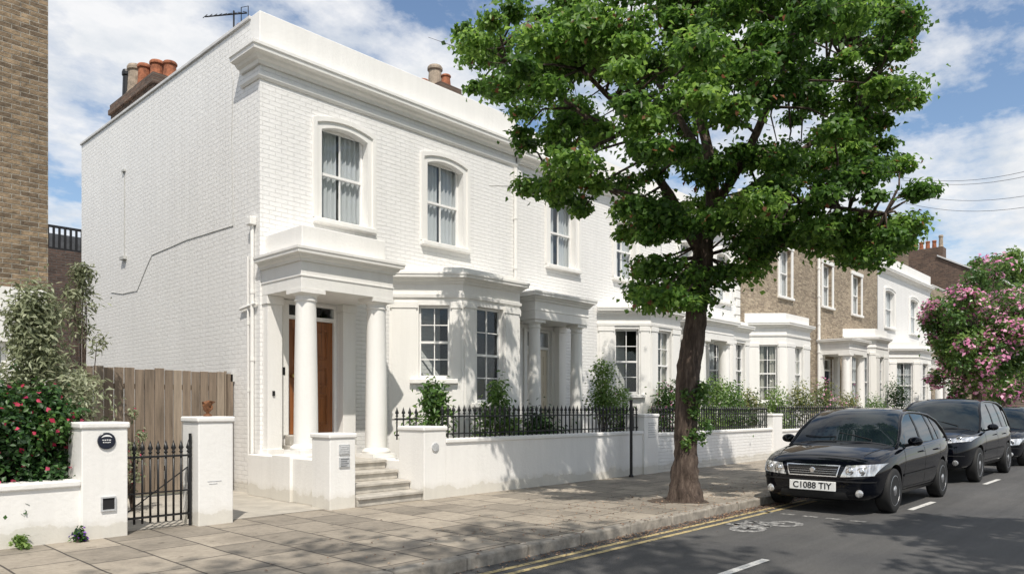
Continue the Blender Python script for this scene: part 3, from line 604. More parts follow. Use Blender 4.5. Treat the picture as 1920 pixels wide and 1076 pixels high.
for k in range(n+1):
    a=R(35+110*k/n); w_=.004+.016*math.sin(math.pi*k/n)
    vs+=[(2.80+.066*math.cos(a),8.6375,zc+.066*math.sin(a)),(2.80+(.066-w_)*math.cos(a),8.6375,zc+(.066-w_)*math.sin(a))]
for k in range(n): fs.append((2*k,2*k+2,2*k+3,2*k+1))
mb.add(vs,fs); mb.build('plaque_lettering',M['white'],pq)
mb=MB(); zc=ZZ(944,2.8,8.66)
for q in ((-.075,.075,.062,.078),(-.075,.075,-.078,-.062),(-.075,-.06,-.062,.062),(.06,.075,-.062,.062)): mb.box(2.82+q[0],2.82+q[1],8.64,8.665,zc+q[2],zc+q[3])
vn=mb.build('vent_frame',M['plaque'],P1); MB().box(2.762,2.878,8.652,8.664,zc-.06,zc+.06).build('vent_shade_plate',M['dark'],vn)  # flat dark plate imitates the shade inside the recess
mb=MB(); mb.lathe((7.49,8.675,ZZ(838,7.5,8.68)),[(.07,.006),(.07,-.012),(.062,-.016)],28,'y'); mb.build('round_marker',M['plaque'],PB)
for zq,(w_,h_) in ((ZZ(842,5.9,8.76),(.085,.07)),(ZZ(866,5.9,8.76),(.085,.07))):
    o=MB().box(5.89-w_,5.89+w_,8.74,8.762,zq-h_,zq+h_).build('plaque',M['plaque'],PA,bevel=.004)
    mb=MB()
    for k in range(4): mb.box(5.89-w_+.02,5.89+w_-.02-.03*(k%2),8.736,8.7395,zq+h_-.03-k*.03,zq+h_-.023-k*.03)
    mb.build('plaque_lines',M['white' if zq>.7 else 'slate'],o)
mb=MB()
for k in range(2): mb.box(3.93+k*.02,4.10-k*.05,8.696,8.6995,.52-k*.03,.526-k*.03)
mb.build('faded_stencil',M['plaque'],P2)
mb=MB()
for k in range(7): mb.box(13.45,13.75-.02*(k%3),8.652,8.6595,1.08-k*.05,1.092-k*.05)
mb.build('notice_lines',M['plaque'],PC)
O=thing('clay_ornament','small rust brown ornament on top of the gate pillar','ornament',(4.03,8.92,1.30))
MB().lathe((4.03,8.92,1.3),[(.05,0),(.052,.02),(.022,.035),(.02,.05),(.04,.065)],16).build('foot',M['rust'],O,smooth=True)
mb=MB(); mb.lathe((4.03,8.92,1.362),[(.03,0),(.048,.03),(.052,.06),(.056,.09),(.068,.115),(.045,.125),(.01,.12)],18)
for i,v in enumerate(mb.v):
    q=Vector(v); d=Vector((q.x-4.03,q.y-8.92,0)); s_=1+.6*mnoise.noise(q*34); mb.v[i]=(4.03+d.x*s_,8.92+d.y*s_,q.z+.025*mnoise.noise(q*25))
mb.build('carved_head',M['rust'],O,smooth=False)
def gwall(label,x0,x1,h,mat,y0=8.70,y1=8.96):
    T=thing('garden_wall',label,'wall',((x0+x1)/2,(y0+y1)/2,0)); MB().box(x0,x1,y0,y1,-.02,h-.07).build('wall_body',mat,T)
    MB().box(x0,x1,y0-.03,y1+.03,h-.069,h).build('coping',M['plaster'],T,bevel=.015); return T
gwall('low white rendered garden wall with a coping at the left edge',-9,2.56,.64,M['plaster'],8.70,8.95)
gwall('smooth white garden wall below the long black railings',7.72,13.3,.92,M['plaster'])
gwall('white painted brick garden wall behind the tree trunk',13.85,19.7,.86,M['wbx'])
gwall('white garden wall running behind the parked cars',20.3,33,.8,M['plaster'])
gwall('far white garden wall beyond the pink flowering trees',33.2,56,.8,M['plaster'])
def barmesh(h):
    mb=MB(); mb.tube([(0,0,0),(0,0,h-.13)],.0135,6); mb.lathe((0,0,h-.15),[(.021,0),(.024,.012),(.011,.025),(.031,.055),(.022,.08),(.001,.15)],8)
    me=bpy.data.meshes.new('bar'); me.from_pydata(mb.v,[],mb.f); me.materials.append(M['iron']); me.shade_smooth(); return me
def railing(label,x0,x1,y,z0,z1,step=.12,name='railing',cat='railings'):
    T=thing(name,label,cat,((x0+x1)/2,y,z0)); L=T.location
    MB().box(x0,x1,y-.02,y+.02,z1-.20,z1-.178).build('top_rail',M['iron'],T); MB().box(x0,x1,y-.02,y+.02,z0+.06,z0+.082).build('bottom_rail',M['iron'],T)
    n=int((x1-x0)/step); me=barmesh(z1-z0)
    for i in range(n+1):
        o=bpy.data.objects.new('bar',me); col.objects.link(o); o.parent=T; o.location=(x0+.03+i*(x1-x0-.06)/n-L.x,0,0)
    return T
railing('long black spear topped railings between the steps and the tree',7.75,13.3,8.84,.92,1.46)
railing('short black railings returning behind the broad pillar by the steps',7.25,7.7,9.36,.9,1.42)
railing('black railings on the painted brick wall right of the tree trunk',13.87,19.7,8.84,.86,1.46)
railing('black railings in front of flowers beside the parked car',20.35,27.5,8.84,.8,1.5,.16)
G=railing('low black iron gate between the two white pillars',3.04,3.80,8.86,.08,1.03,.085,name='iron_gate',cat='gate')
mb=MB(); mb.tube([(3.05,8.86,0),(3.05,8.86,1.06)],.018,8); mb.tube([(3.79,8.86,-.0),(3.79,8.86,1.1)],.018,8); mb.tube([(3.05,8.86,.2),(3.79,8.86,.72)],.008,5); mb.box(3.06,3.78,8.845,8.875,.42,.435); mb.build('gate_frame',M['iron'],G)
po=MB().tube([(12.6,8.52,0),(12.6,8.52,1.53)],.03,12).lathe((12.6,8.52,1.53),[(.035,0),(.038,.02),(.012,.05)],12).lathe((12.6,8.52,0),[(.05,0),(.05,.03),(.03,.06)],12).build('post',M['iron'],None)
tag(po,'thin black metal post standing against the white garden wall','post')
FT=thing('wooden_fence','weathered vertical board fence between the two houses','fence',(4.4,12.1,0))
x=2.92
while x<5.78:
    w=random.uniform(.13,.16); w=min(w,5.8-x); zt=2.02+random.uniform(-.02,.02); mb=MB(); mb.box(x+.006,x+w-.006,12.08+random.uniform(0,.02),12.12,.05,zt); mb.build('board',M['fence' if random.random()<.55 else 'fence2'],FT,bevel=.004); x+=w
MB().box(2.92,5.8,12.13,12.2,1.7,1.78).build('fence_rail',M['fence'],FT); MB().box(2.92,5.8,12.13,12.2,.4,.48).build('fence_rail',M['fence'],FT)
MB().box(5.78,5.87,12.02,12.14,0,1.98).build('fence_post',M['fence'],FT,bevel=.006)
# ------------------------------------------------------------ MAIN TREE
TB=Vector((9.94,5.75,0))
TR=thing('street_tree','large leafy street tree with thick leaning trunk on the pavement','tree',TB)
mb=MB(); D0=11.18
main=[(1287,945,D0),(1285,900,D0),(1284,850,D0),(1286,790,D0),(1292,700,D0),(1300,620,D0),(1308,550,D0),(1316,490,D0),(1322,440,D0)]
trunk=[PT(*q) for q in main]; trunk[0].z=-.05
rr=[.285,.215,.19,.175,.168,.162,.162,.158,.14]
def fine(path,rad,n):
    P2=[];R2=[]
    for i in range(len(path)-1):
        for k in range(n):
            f=k/n; P2.append(path[i].lerp(path[i+1],f)); R2.append(rad[i]*(1-f)+rad[i+1]*f)
    P2.append(path[-1]);R2.append(rad[-1]); return P2,R2
def rough_tube(mb,path,rad,n,amp):
    k0=len(mb.v); mb.tube(path,rad,n); mn=mnoise
    for i in range(len(path)):
        for k in range(n):
            v=Vector(mb.v[k0+i*n+k]); d=v-path[i]; s=1+amp*mn.noise(Vector((v.x*5,v.y*5,v.z*1.6)))+amp*.6*mn.noise(v*9)
            mb.v[k0+i*n+k]=tuple(path[i]+d*s)
a,b=fine(trunk,rr,6); rough_tube(mb,a,b,28,.32)
limbs=[([(1322,450),(1338,390),(1335,320),(1318,240),(1295,150),(1280,60),(1270,-60)],[11.2,11.1,11.0,11.1,11.2,11.3,11.4],[.13,.11,.09,.075,.06,.045,.03]),
([(1318,480),(1275,400),(1232,330),(1195,260),(1150,190),(1090,130)],[11.2,11.0,10.8,10.6,10.5,10.4],[.11,.08,.065,.05,.04,.03]),
([(1325,450),(1385,370),(1450,320),(1520,270),(1600,230)],[11.2,11.3,11.5,11.5,11.4],[.09,.065,.05,.04,.03]),
([(1338,390),(1395,300),(1440,200),(1480,100),(1500,0)],[11.1,10.7,10.3,10.0,9.9],[.08,.06,.05,.04,.03]),
([(1275,400),(1200,370),(1120,350),(1030,330)],[11.0,11.3,11.7,12.0],[.055,.04,.03,.02]),
([(1335,320),(1290,250),(1230,150),(1180,60)],[11.0,11.8,12.6,13.2],[.07,.055,.04,.03]),
([(1385,370),(1480,370),(1570,390),(1660,400)],[11.3,10.8,10.4,10.2],[.055,.04,.03,.02]),
([(1195,260),(1100,220),(1010,150),(930,100)],[10.6,10.9,11.1,11.2],[.045,.035,.03,.02]),
([(1318,240),(1400,200),(1500,150),(1600,90)],[11.1,11.9,12.6,13.0],[.055,.045,.035,.025])]
nodes=[]
for pts,ds,rs in limbs:
    P_=[PT(p[0],p[1],d) for p,d in zip(pts,ds)]; a,b=fine(P_,rs,4); rough_tube(mb,a,b,12,.18); nodes+=a
poly=[(850,15),(868,150),(905,190),(960,215),(965,270),(945,340),(985,378),(1075,400),(1125,435),(1190,465),(1180,545),(1210,595),(1260,590),(1330,575),(1385,530),(1440,490),(1490,470),(1560,495),(1640,515),(1700,480),(1755,385),(1755,350),(1700,290),(1660,250),(1725,200),(1745,100),(1700,0),(1650,-120),(1400,-220),(1150,-180),(1060,-60),(1010,20),(960,-10),(900,-5)]
def inside(x,y):
    c=False;n=len(poly)
    for i in range(n):
        x1,y1=poly[i];x2,y2=poly[i-1]
        if (y1>y)!=(y2>y) and x<(x2-x1)*(y-y1)/(y2-y1)+x1: c=not c
    return c
def edged(x,y):
    m=1e9
    for i in range(len(poly)):
        x1,y1=poly[i];x2,y2=poly[i-1]; dx,dy=x2-x1,y2-y1; t=max(0,min(1,((x-x1)*dx+(y-y1)*dy)/(dx*dx+dy*dy))); m=min(m,math.hypot(x-x1-t*dx,y-y1-t*dy))
    return m
cl=[]; tries=0
while len(cl)<265 and tries<60000:
    tries+=1; x=random.uniform(840,1760); y=random.uniform(-220,600)
    if not inside(x,y): continue
    e=edged(x,y)
    if e<8: continue
    if 1215<x<1410 and 300<y<600 and random.random()<.68: continue
    r=min(max(e,14),random.uniform(13,40))/FOC*11.2
    q=((x-1300)/520)**2+((y-180)/480)**2
    dep=3.0*math.sqrt(max(0,1-q)) if q<1 else .4
    d=11.2+random.uniform(-1,1)*min(dep,(e/130)*2.2+.5)
    if 1230<x<1400 and y>290: d=11.2+random.choice((-1,-1,1))*random.uniform(.5,1.4)
    c=PT(x,y,d)
    if any((c-Vector(q[0])).length<.29 for q in cl): continue
    cl.append((tuple(c),(r*1.4,r*1.4,r*.62)))
for q in ((1205,545,11.0),(1235,560,11.3),(1215,500,11.4),(1310,560,10.9),(1262,545,11.6),(1350,520,10.9),(1450,440,10.8),(1500,430,11.4),(1540,455,10.7),(1590,470,10.9),(1640,480,10.5),(1680,450,10.6),(1470,400,11.3),(1600,420,10.6),(1700,420,10.4),(1420,470,11.0),(1240,500,10.5),(1285,515,10.5),(1395,450,10.5),(1370,400,10.3),(1255,430,10.4),(1405,505,10.8),(1640,430,10.9),(1560,420,10.5)): cl.append((tuple(PT(*q)),(.30,.30,.18)))
for c,r in cl:
    c=Vector(c); best=min(nodes,key=lambda q:(q-c).length+.25*max(0,q.z-c.z))
    mid=best.lerp(c,.5)+Vector((random.uniform(-.12,.12),random.uniform(-.12,.12),random.uniform(-.02,.15))); mb.tube([best,mid,c],[.024,.015,.007],5)
    for k in range(3):
        e_=c+Vector((random.gauss(0,1)*r[0],random.gauss(0,1)*r[0],random.gauss(0,.6)*r[2]))*.8; mb.tube([c,e_],[.006,.003],4)
tk=mb.build('trunk',M['bark'],TR,smooth=True)
C,Nn,Tt=clumps(cl,lambda r:int(800*(r[0]/.54)**1.45)+60,.05); k=rng.uniform(0,1,len(Tt))<.013; Tt[k]=1.0
leafobj('crown',C,Nn,.092,.07,M['leaf'],TR,Tt)
print('LEAVES',len(C),len(cl))
IV=thing('ivy','ivy climbing the lower trunk of the street tree','plant',(9.94,5.6,.7)); ic=[]
for k in range(11):
    f=random.uniform(0,1); q=PT(1298+random.uniform(-22,26),725+f*110,10.99+random.uniform(-.05,.06)); ic.append((tuple(q),(.08,.08,.10)))
ic.append((tuple(PT(1325,800,11.0)),(.10,.1,.12))); C,Nn,Tt=clumps(ic,60,.3,.1); leafobj('foliage',C,Nn,.06,.05,M['laurel'],IV,Tt)
MB().tube([PT(1280,850,10.97),PT(1296,790,10.97),PT(1288,730,10.99)],.012,5).build('stem',M['bark'],IV)
vs=[(9.94,5.8,.004)]; n=24
for k in range(n):
    t_=6.283*k/n; r=.5+.10*math.sin(3*t_)+random.uniform(-.05,.05); vs.append((9.94+r*math.cos(t_),5.85+r*.8*math.sin(t_),.004))
struct(MB().add(vs,[(0,k+1,(k+1)%n+1) for k in range(n)]).build('tree_pit',M['soil'],None),'patch of bare soil around the tree trunk','soil')
n=1900; X=np.where(rng.uniform(size=n)<.7,rng.normal(9.6,2.0,n),rng.uniform(3,18,n)); Y=np.where(rng.uniform(size=n)<.74,rng.normal(4.95,.08,n),rng.normal(5.8,.6,n)); Y=np.clip(Y,4.3,8.6)
Zc=np.where(Y<KY,RZ+.012,.014); C=np.stack([X,Y,Zc],1); Nn=np.tile([[0,0,1.]],(n,1))+rng.normal(size=(n,3))*.15
o=leafobj('fallen_leaves',C,Nn,.034,.026,M['fallen'],None,droop=0); tag(o,'dry fallen leaves and petals scattered by the kerb and trunk','leaves',None,'stuff')
# ------------------------------------------------------------ other planting
shrub('olive_shrub','tall airy grey green olive bush behind the left garden wall','shrub',(2.45,10.0,.0),2.9,1.0,M['olive'],.10,.034,70,150,sparse=True,foot=.25,stretch=1.4,tall=.3)
shrub('olive_shrub','thin olive sapling reaching up beside the white side wall','shrub',(3.35,11.3,.0),3.75,.5,M['olive'],.10,.028,14,80,sparse=True,foot=.45)
shrub('flowering_hedge','dense dark hedge with magenta flowers on the left garden wall','hedge',(1.95,9.36,.3),1.3,.56,M['hedge'],.065,.045,80,400,flower=M['magenta'],fn=640,fs=.065,foot=.0,stretch=1.7,block=True)
shrub('flowering_shrub','small orange pink flower sprays beside the wooden fence','plant',(3.75,10.6,0),1.5,.28,M['olive'],.07,.03,9,60,flower=M['magenta'],fn=30,fs=.05,sparse=True)
shrub('weed','small green weed at the foot of the left wall','plant',(2.02,8.6,0),.13,.12,M['light'],.05,.03,5,40)
shrub('weed','tiny purple flowering weed at the foot of the gate pillar','plant',(2.5,8.58,0),.12,.10,M['hedge'],.05,.03,5,40,flower=M['purple'],fn=40,fs=.035)
shrub('laurel_shrub','glossy laurel bush behind the railings left of the bay window','shrub',(8.22,9.55,.3),1.6,.58,M['laurel'],.11,.05,20,65,foot=.45,tall=.25)
shrub('laurel_shrub','glossy laurel bush in front of the bay window','shrub',(9.72,9.5,.3),1.65,.52,M['laurel'],.11,.05,18,62,foot=.45,tall=.25)
shrub('leafy_shrub','light green airy shrub beside the second porch','shrub',(13.1,9.6,.3),2.25,.6,M['light'],.08,.045,22,90,foot=.4,tall=.3)
shrub('leafy_shrub','low bush with a few pink blooms behind the black post','shrub',(14.0,9.7,.3),1.65,.45,M['laurel'],.08,.04,13,100,flower=M['pink'],fn=60)
for i,(px,yt,lab,mt,fl) in enumerate([(1010,770,'low dark plant behind the long railings','hedge',None),(1255,715,'leafy bush with pink flowers left of the trunk','laurel','pink'),(1340,705,'rounded light bush just right of the trunk','light',None),(1370,725,'small green bush before the quoined corner','laurel',None),(1405,735,'low mixed plant below the nearest brick house bay','mixf','whitef'),
   (1455,735,'white flowering bush below the brick house bay','light','whitef'),(1500,722,'tall garden bush between the bays','mixf','whitef'),(1545,720,'yellowish garden bush behind the first car','mixf','pink'),(1590,735,'red tinged bush behind the car roof','mixf','pink'),(1680,715,'dark bush in front of the far white house','hedge',None),(1640,745,'low bush behind the second parked car','laurel',None)]):
    Y=9.7; X=XY(px,Y); zt=ZZ(yt,X,Y); hh=max(.5,zt-.3)
    shrub('garden_shrub',lab,'shrub',(X,Y,.3),hh,.58+.016*X,M[mt],.1,.05,18,110,flower=M[fl] if fl else None,fn=110 if fl else 0,fs=.09,foot=.1,tall=.3)
def crowntree(name,label,base,zc,r,rz,mat,leafL,n,per,flower=None,fn=0,trunk_r=.15,fs=.16):
    T=thing(name,label,'tree',base); mb=MB(); top=Vector((base[0],base[1],zc)); cl=[]
    a,b=fine([Vector(base),Vector((base[0]+.1,base[1],(base[2]+zc)*.45)),top],[trunk_r*1.3,trunk_r,trunk_r*.5],5); rough_tube(mb,a,b,12,.2)
    for i in range(n):
        d=Vector((random.gauss(0,1),random.gauss(0,1),random.gauss(0,1))).normalized()*random.uniform(.35,1)
        c=top+Vector((d.x*r,d.y*r,d.z*rz)); k=r*random.uniform(.14,.28); cl.append((tuple(c),(k,k,k*.85)))
        s=a[random.randint(len(a)//2,len(a)-1)]; mb.tube([s,s.lerp(c,.5)+Vector((0,0,.1)),c],[trunk_r*.3,trunk_r*.18,.01],5)
    mb.build('trunk',M['bark'],T,smooth=True); C,Nn,Tt=clumps(cl,per,.3); leafobj('crown',C,Nn,leafL,leafL*.7,mat,T,Tt)
    if flower:
        sel=[q for q in cl if random.random()<.55]
        C,Nn,Tt=clumps([(tuple(Vector(c)+(Vector(c)-top)*.06),(k[0]*.9,k[1]*.9,k[2]*.9)) for c,k in sel],fn,.8,.8); leafobj('blossom',C,Nn,fs,fs*.85,flower,T)
    return T
crowntree('flowering_tree','pink blossomed bushy tree standing beyond the parked cars',(32.3,6.3,0),4.15,2.15,2.75,M['laurel'],.15,78,270,M['pink'],75)
crowntree('flowering_tree','second pink blossomed tree cut by the right edge of the view',(36.6,6.2,0),4.3,2.4,2.9,M['laurel'],.15,60,270,M['pink'],75)
crowntree('broadleaf_tree','distant green tree above the roofs at the right edge',(84,15,0),14.2,3.2,3.0,M['light'],.4,34,260,trunk_r=.3)
crowntree('street_tree','street tree behind the viewer whose crown shades the near pavement',(-2.0,-3.2,0),12.3,4.2,2.6,M['leaf'],.26,70,75,trunk_r=.2)
crowntree('street_tree','street tree on the far pavement shading the road near the cars',(6.8,-3.4,0),8.2,2.5,2.2,M['leaf'],.24,50,90,trunk_r=.2)
for i,(y0,y1,lab) in enumerate(((338,312,'topmost overhead wire above the far roofs'),(333,300,'second overhead wire crossing near the topmost one'),(362,355,'middle overhead wire above the pink trees'),(380,378,'lowest overhead wire above the pink trees'))):
    a=PT(1690,y0,46); b=PT(2050,y1-12,30); pts=[a.lerp(b,k/12)-Vector((0,0,.6*math.sin(math.pi*k/12))) for k in range(13)]
    tag(MB().tube(pts,.011,5).build('overhead_wire',M['iron'],None),lab,'wire')
# ------------------------------------------------------------ CARS
def evalmesh(o):
    dg=bpy.context.evaluated_depsgraph_get(); dg.update(); return bpy.data.meshes.new_from_object(o.evaluated_get(dg))
def textmesh(s,size,mat,parent,origin,right,up,name):
    cu=bpy.data.curves.new('t','FONT'); cu.body=s; cu.size=size; cu.align_x='CENTER'; cu.align_y='CENTER'; cu.offset=.002; o=bpy.data.objects.new('t',cu); col.objects.link(o); me=evalmesh(o); bpy.data.objects.remove(o)
    L=wloc(parent); o_=Vector(origin)-L; r=Vector(right);u=Vector(up)
    for v in me.vertices: v.co=o_+r*v.co.x+u*v.co.y
    me.name=name; me.materials.clear(); me.materials.append(mat); ob=bpy.data.objects.new(name,me); col.objects.link(ob); ob.parent=parent; return ob
def car(label,X0,Yc,L,W,H,suv=False,plate=None):
    T=thing('parked_car',label,'car',(X0+L/2,Yc,RZ),'cars parked along the kerb'); zr=RZ; hw=W/2; k=L/4.45; up=.10 if suv else 0
    hb=.16 if suv else .06
    st=[(0.0,.33,.50,.55,.62),(.025,.22,.61,.66,.74),(.10,.19,.68,.735,.85),(.28,.19,.74,.81,.935),(.60,.19,.80,.885,.985),(.95,.19,.85,.935,1.0),(1.30,.19,.885,.965,1.0),(1.6,.19,.90,.95,1.0),(2.4,.19,.925,.95,1.0),(3.2,.19,.95,.97,1.0),(3.8,.2,.97,.98,.98),(4.2,.24,.98,.99,.93),(4.38,.3,.95,.96,.86),(4.45,.4,.85,.86,.78)]
    vs=[];m=18
    for x,zb,zs,zc,f in st:
        w=hw*f; zb+=up*.7; zs+=hb; zc+=hb
        half=[(0,zb),(w*.80,zb),(w*.955,zb+.07),(w*.975,zb+(zs-zb)*.38),(w,zb+(zs-zb)*.66),(w*.995,zb+(zs-zb)*.72),(w*.965,zs-.05),(w*.90,zs),(w*.60,zs+(zc-zs)*.75),(0,zc)]
        ring=half+[(-y,z) for y,z in half[-2:0:-1]]
        for y,z in ring: vs.append((X0+x*k,Yc+y,zr+z))
    fs=[]
    for i in range(len(st)-1):
        for j in range(m): fs.append((i*m+j,i*m+(j+1)%m,(i+1)*m+(j+1)%m,(i+1)*m+j))
    fs.append(tuple(range(m-1,-1,-1))); fs.append(tuple((len(st)-1)*m+j for j in range(m)))
    tmp=MB().add(vs,fs).build('tmp',M['paint'],None)
    ss=tmp.modifiers.new('s','SUBSURF'); ss.levels=2; ss.render_levels=2
    wr=.36 if suv else .325; wx=(X0+.83*k,X0+3.55*k)
    cut=MB()
    for x in wx:
        for sgn in (-1,1): 
            y=Yc+sgn*(hw-.04); cut.lathe((x,y,zr+wr+.01),[(wr+.045,-.24),(wr+.045,.24)],40,'y')
    cu=cut.build('cut',M['plastic'],None); bo=tmp.modifiers.new('b','BOOLEAN'); bo.object=cu; bo.operation='DIFFERENCE'; bo.solver='EXACT'
    try: bo.material_mode='TRANSFER'
    except Exception: pass
    me=evalmesh(tmp); bpy.data.objects.remove(tmp); bpy.data.objects.remove(cu)
    bvh=BVHTree.FromPolygons([v.co[:] for v in me.vertices],[tuple(p.vertices) for p in me.polygons])
    Lc=T.location
    for v in me.vertices: v.co-=Lc
    me.shade_smooth()
    try: me.set_sharp_from_angle(angle=R(40))
    except Exception: pass
    body=bpy.data.objects.new('body',me); me.name='body'; col.objects.link(body); body.parent=T
    def decal(name,corners,axis,off,mat,nu=8,nv=4,par=None,bv=None,mbx=None):
        B=bv or bvh; vs=[];ok=[];fs=[]
        (a0,b0),(a1,b1),(a2,b2),(a3,b3)=corners
        for j in range(nv+1):
            v=j/nv
            for i in range(nu+1):
                u=i/nu; a=(a0*(1-u)+a1*u)*(1-v)+(a3*(1-u)+a2*u)*v; b=(b0*(1-u)+b1*u)*(1-v)+(b3*(1-u)+b2*u)*v
                if axis=='front': o_=Vector((X0-2,Yc+a,zr+b)); d=Vector((1,0,0))
                elif axis=='rear': o_=Vector((X0+L+2,Yc+a,zr+b)); d=Vector((-1,0,0))
                elif axis=='top': o_=Vector((X0+a*k,Yc+b,zr+3)); d=Vector((0,0,-1))
                elif axis=='sn': o_=Vector((X0+a*k,Yc-3,zr+b)); d=Vector((0,1,0))
                else: o_=Vector((X0+a*k,Yc+3,zr+b)); d=Vector((0,-1,0))
                h=B.ray_cast(o_,d)
                if h[0] is None: vs.append((0,0,0)); ok.append(False)
                else:
                    nn=h[1] if h[1].dot(d)<0 else -h[1]; vs.append(tuple(h[0]+nn*off)); ok.append(True)
        for j in range(nv):
            for i in range(nu):
                q=(j*(nu+1)+i,j*(nu+1)+i+1,(j+1)*(nu+1)+i+1,(j+1)*(nu+1)+i)
                if all(ok[t] for t in q): fs.append(q)
        if mbx is not None: return mbx.add(vs,fs)
        used=sorted({i for f in fs for i in f}); mp={u:i for i,u in enumerate(used)}
        return MB().add([vs[u] for u in used],[tuple(mp[i] for i in f) for f in fs]).build(name,mat,par or T,smooth=True,fix=False)
    zbelt=.86+hb; zr_=H-.02
    if suv: cab=[(1.12,.0),(1.22,.10),(1.45,.42),(1.70,.72),(1.92,.90),(2.10,.965),(2.35,.995),(2.8,1.0),(3.2,.985),(3.5,.95),(3.85,.82),(4.1,.5),(4.28,.2),(4.36,.05)]
    else: cab=[(1.16,.0),(1.26,.11),(1.48,.42),(1.73,.72),(1.96,.90),(2.15,.97),(2.38,1.0),(2.75,.995),(3.1,.965),(3.4,.91),(3.75,.74),(4.05,.46),(4.25,.2),(4.34,.05)]
    x0c=cab[0][0]
    hwb=hw*.935; hwt=hw*.68
    rows=[]
    for x,f in cab:
        zt=zbelt+(zr_-zbelt)*f; e=1 if x<3.9 else 1-.25*(x-3.9)
        wb=hwb*(e if x>x0c+.3 else .93+.07*(x-x0c)/.3); wt=wb-(hwb-hwt)*f
        rows.append([(X0+x*k-(.07*(abs(y)<.01) if x<2 else 0),Yc+s*y,zr+z) for s,y,z in ((-1,wb,zbelt-.02),(-1,wb-(wb-wt)*.5+.012,zbelt+(zt-zbelt)*.5),(-1,wt+.02,zt-.06*f),(-1,wt-.05,zt-.012*f),(-1,wt*.5,zt+.012*f),(1,0,zt+.02*f),(1,wt*.5,zt+.012*f),(1,wt-.05,zt-.012*f),(1,wt+.02,zt-.06*f),(1,wb-(wb-wt)*.5+.012,zbelt+(zt-zbelt)*.5),(1,wb,zbelt-.02))])
    nn=11
    def strip(name,i0,i1,j0,j1,mat,par=None,sm=True):
        vs=[];fs=[];w=j1-j0+1
        for i in range(i0,i1+1):
            for j in range(j0,j1+1): vs.append(rows[i][j])
        for i in range(i1-i0):
            for j in range(w-1): fs.append((i*w+j,i*w+j+1,(i+1)*w+j+1,(i+1)*w+j))
        return MB().add(vs,fs).build(name,mat,par or T,smooth=sm)
    strip('windscreen',0,5,2,8,M['cglass']); strip('roof',5,9,2,8,M['paint']); strip('rear_window',9,13,2,8,M['cglass'])
    strip('side_window',0,13,0,2,M['cglass']); strip('side_window',0,13,8,10,M['cglass'])
    allv=[v for r_ in rows for v in r_]; cf=[(i*nn+j,i*nn+j+1,(i+1)*nn+j+1,(i+1)*nn+j) for i in range(len(cab)-1) for j in range(nn-1)]
    cb=BVHTree.FromPolygons(allv,cf)
    for sd,j in (('sn',2),('sp',8)):
        mb=MB(); mb.tube([rows[i][j] for i in range(0,14)],[.02,.022,.026,.028,.03,.026,.024,.024,.024,.03,.035,.04,.04,.03],8)
        mb.build('window_pillar',M['paint'],T,smooth=True)
        s=-1 if sd=='sn' else 1
        decal('door_pillar',[(2.38,zbelt-.0),(2.48,zbelt),(2.46,zr_-.05),(2.40,zr_-.05)],sd,.006,M['plastic'],2,6,bv=cb)
        decal('rear_pillar',[(3.55,zbelt),(4.3,zbelt),(3.75,zr_-.20),(3.42,zr_-.12)] if not suv else [(3.75,zbelt),(4.3,zbelt),(3.95,zr_-.12),(3.65,zr_-.08)],sd,.007,M['paint'],6,6,bv=cb)
        decal('door_pillar',[(3.20,zbelt),(3.26,zbelt),(3.20,zr_-.10),(3.15,zr_-.10)],sd,.008,M['plastic'],2,6,bv=cb)
        decal('window_trim',[(1.45,zbelt+.045),(4.0,zbelt+.05),(4.0,zbelt+.066),(1.45,zbelt+.061)],sd,.009,M['chrome'] if suv else M['plastic'],30,1,bv=cb)
        sm=MB()
        for (x0_,x1_) in ((1.22,1.36),(2.42,2.42),(3.22,3.42)): decal('',[(x0_,.33+up),(x0_+.012,.33+up),(x1_+.012,zbelt-.0),(x1_,zbelt-.0)],sd,.0035,None,1,12,mbx=sm)
        decal('',[(1.22,.33+up),(3.0,.33+up),(3.0,.342+up),(1.22,.342+up)],sd,.0035,None,14,1,mbx=sm)
        used=sorted({i for f in sm.f for i in f}); mp={u:i for i,u in enumerate(used)}; MB().add([sm.v[u] for u in used],[tuple(mp[i] for i in f) for f in sm.f]).build('door_seam',M['black'],T,fix=False)
        decal('side_moulding',[(1.25,.50+up),(3.1,.52+up),(3.1,.555+up),(1.25,.535+up)],sd,.012,M['plastic'],20,1)
        decal('sill_trim',[(1.22,.24+up*.7),(3.1,.24+up*.7),(3.1,.30+up*.7),(1.22,.30+up*.7)],sd,.008,M['plastic'],16,1)
        for hx in (2.12,3.02):
            h=bvh.ray_cast(Vector((X0+hx*k,Yc+s*3,zr+.78+hb)),Vector((0,-s,0)))
            if h[0]: 
                p_=h[0]; mb=MB(); mb.tube([(p_.x,p_.y,p_.z),(p_.x+.02,p_.y+s*.03,p_.z+.005),(p_.x+.15,p_.y+s*.03,p_.z+.008),(p_.x+.18,p_.y,p_.z+.008)],.012,6); mb.build('door_handle',M['paint'],T,smooth=True)
        mz=zr+zbelt+.10; my=Yc+s*(hw+.07); mx_=X0+1.52*k
        mb=MB(); prf=[(.0,-.085),(.05,-.08),(.085,-.04),(.09,.02),(.08,.06),(.07,.075)]
        mb.lathe((0,0,0),prf,20,'x'); mb.v=[(mx_+x_*1.0,my+y_*1.15,mz+z_*.8) for x_,y_,z_ in mb.v]
        mi=mb.build('wing_mirror',M['paint'],T,smooth=True); MB().tube([(mx_+.02,Yc+s*(hw-.07),mz-.07),(mx_+.02,my-s*.03,mz-.04)],.022,8).build('mirror_stalk',M['plastic'],mi)
        if suv: hc=[(s*.36,.68+hb*.7),(s*.80,.74+hb*.7),(s*.84,.83+hb*.7),(s*.44,.78+hb*.7)]; 
        else: hc=[(s*.38,.545),(s*.77,.575),(s*.84,.735),(s*.45,.705)]
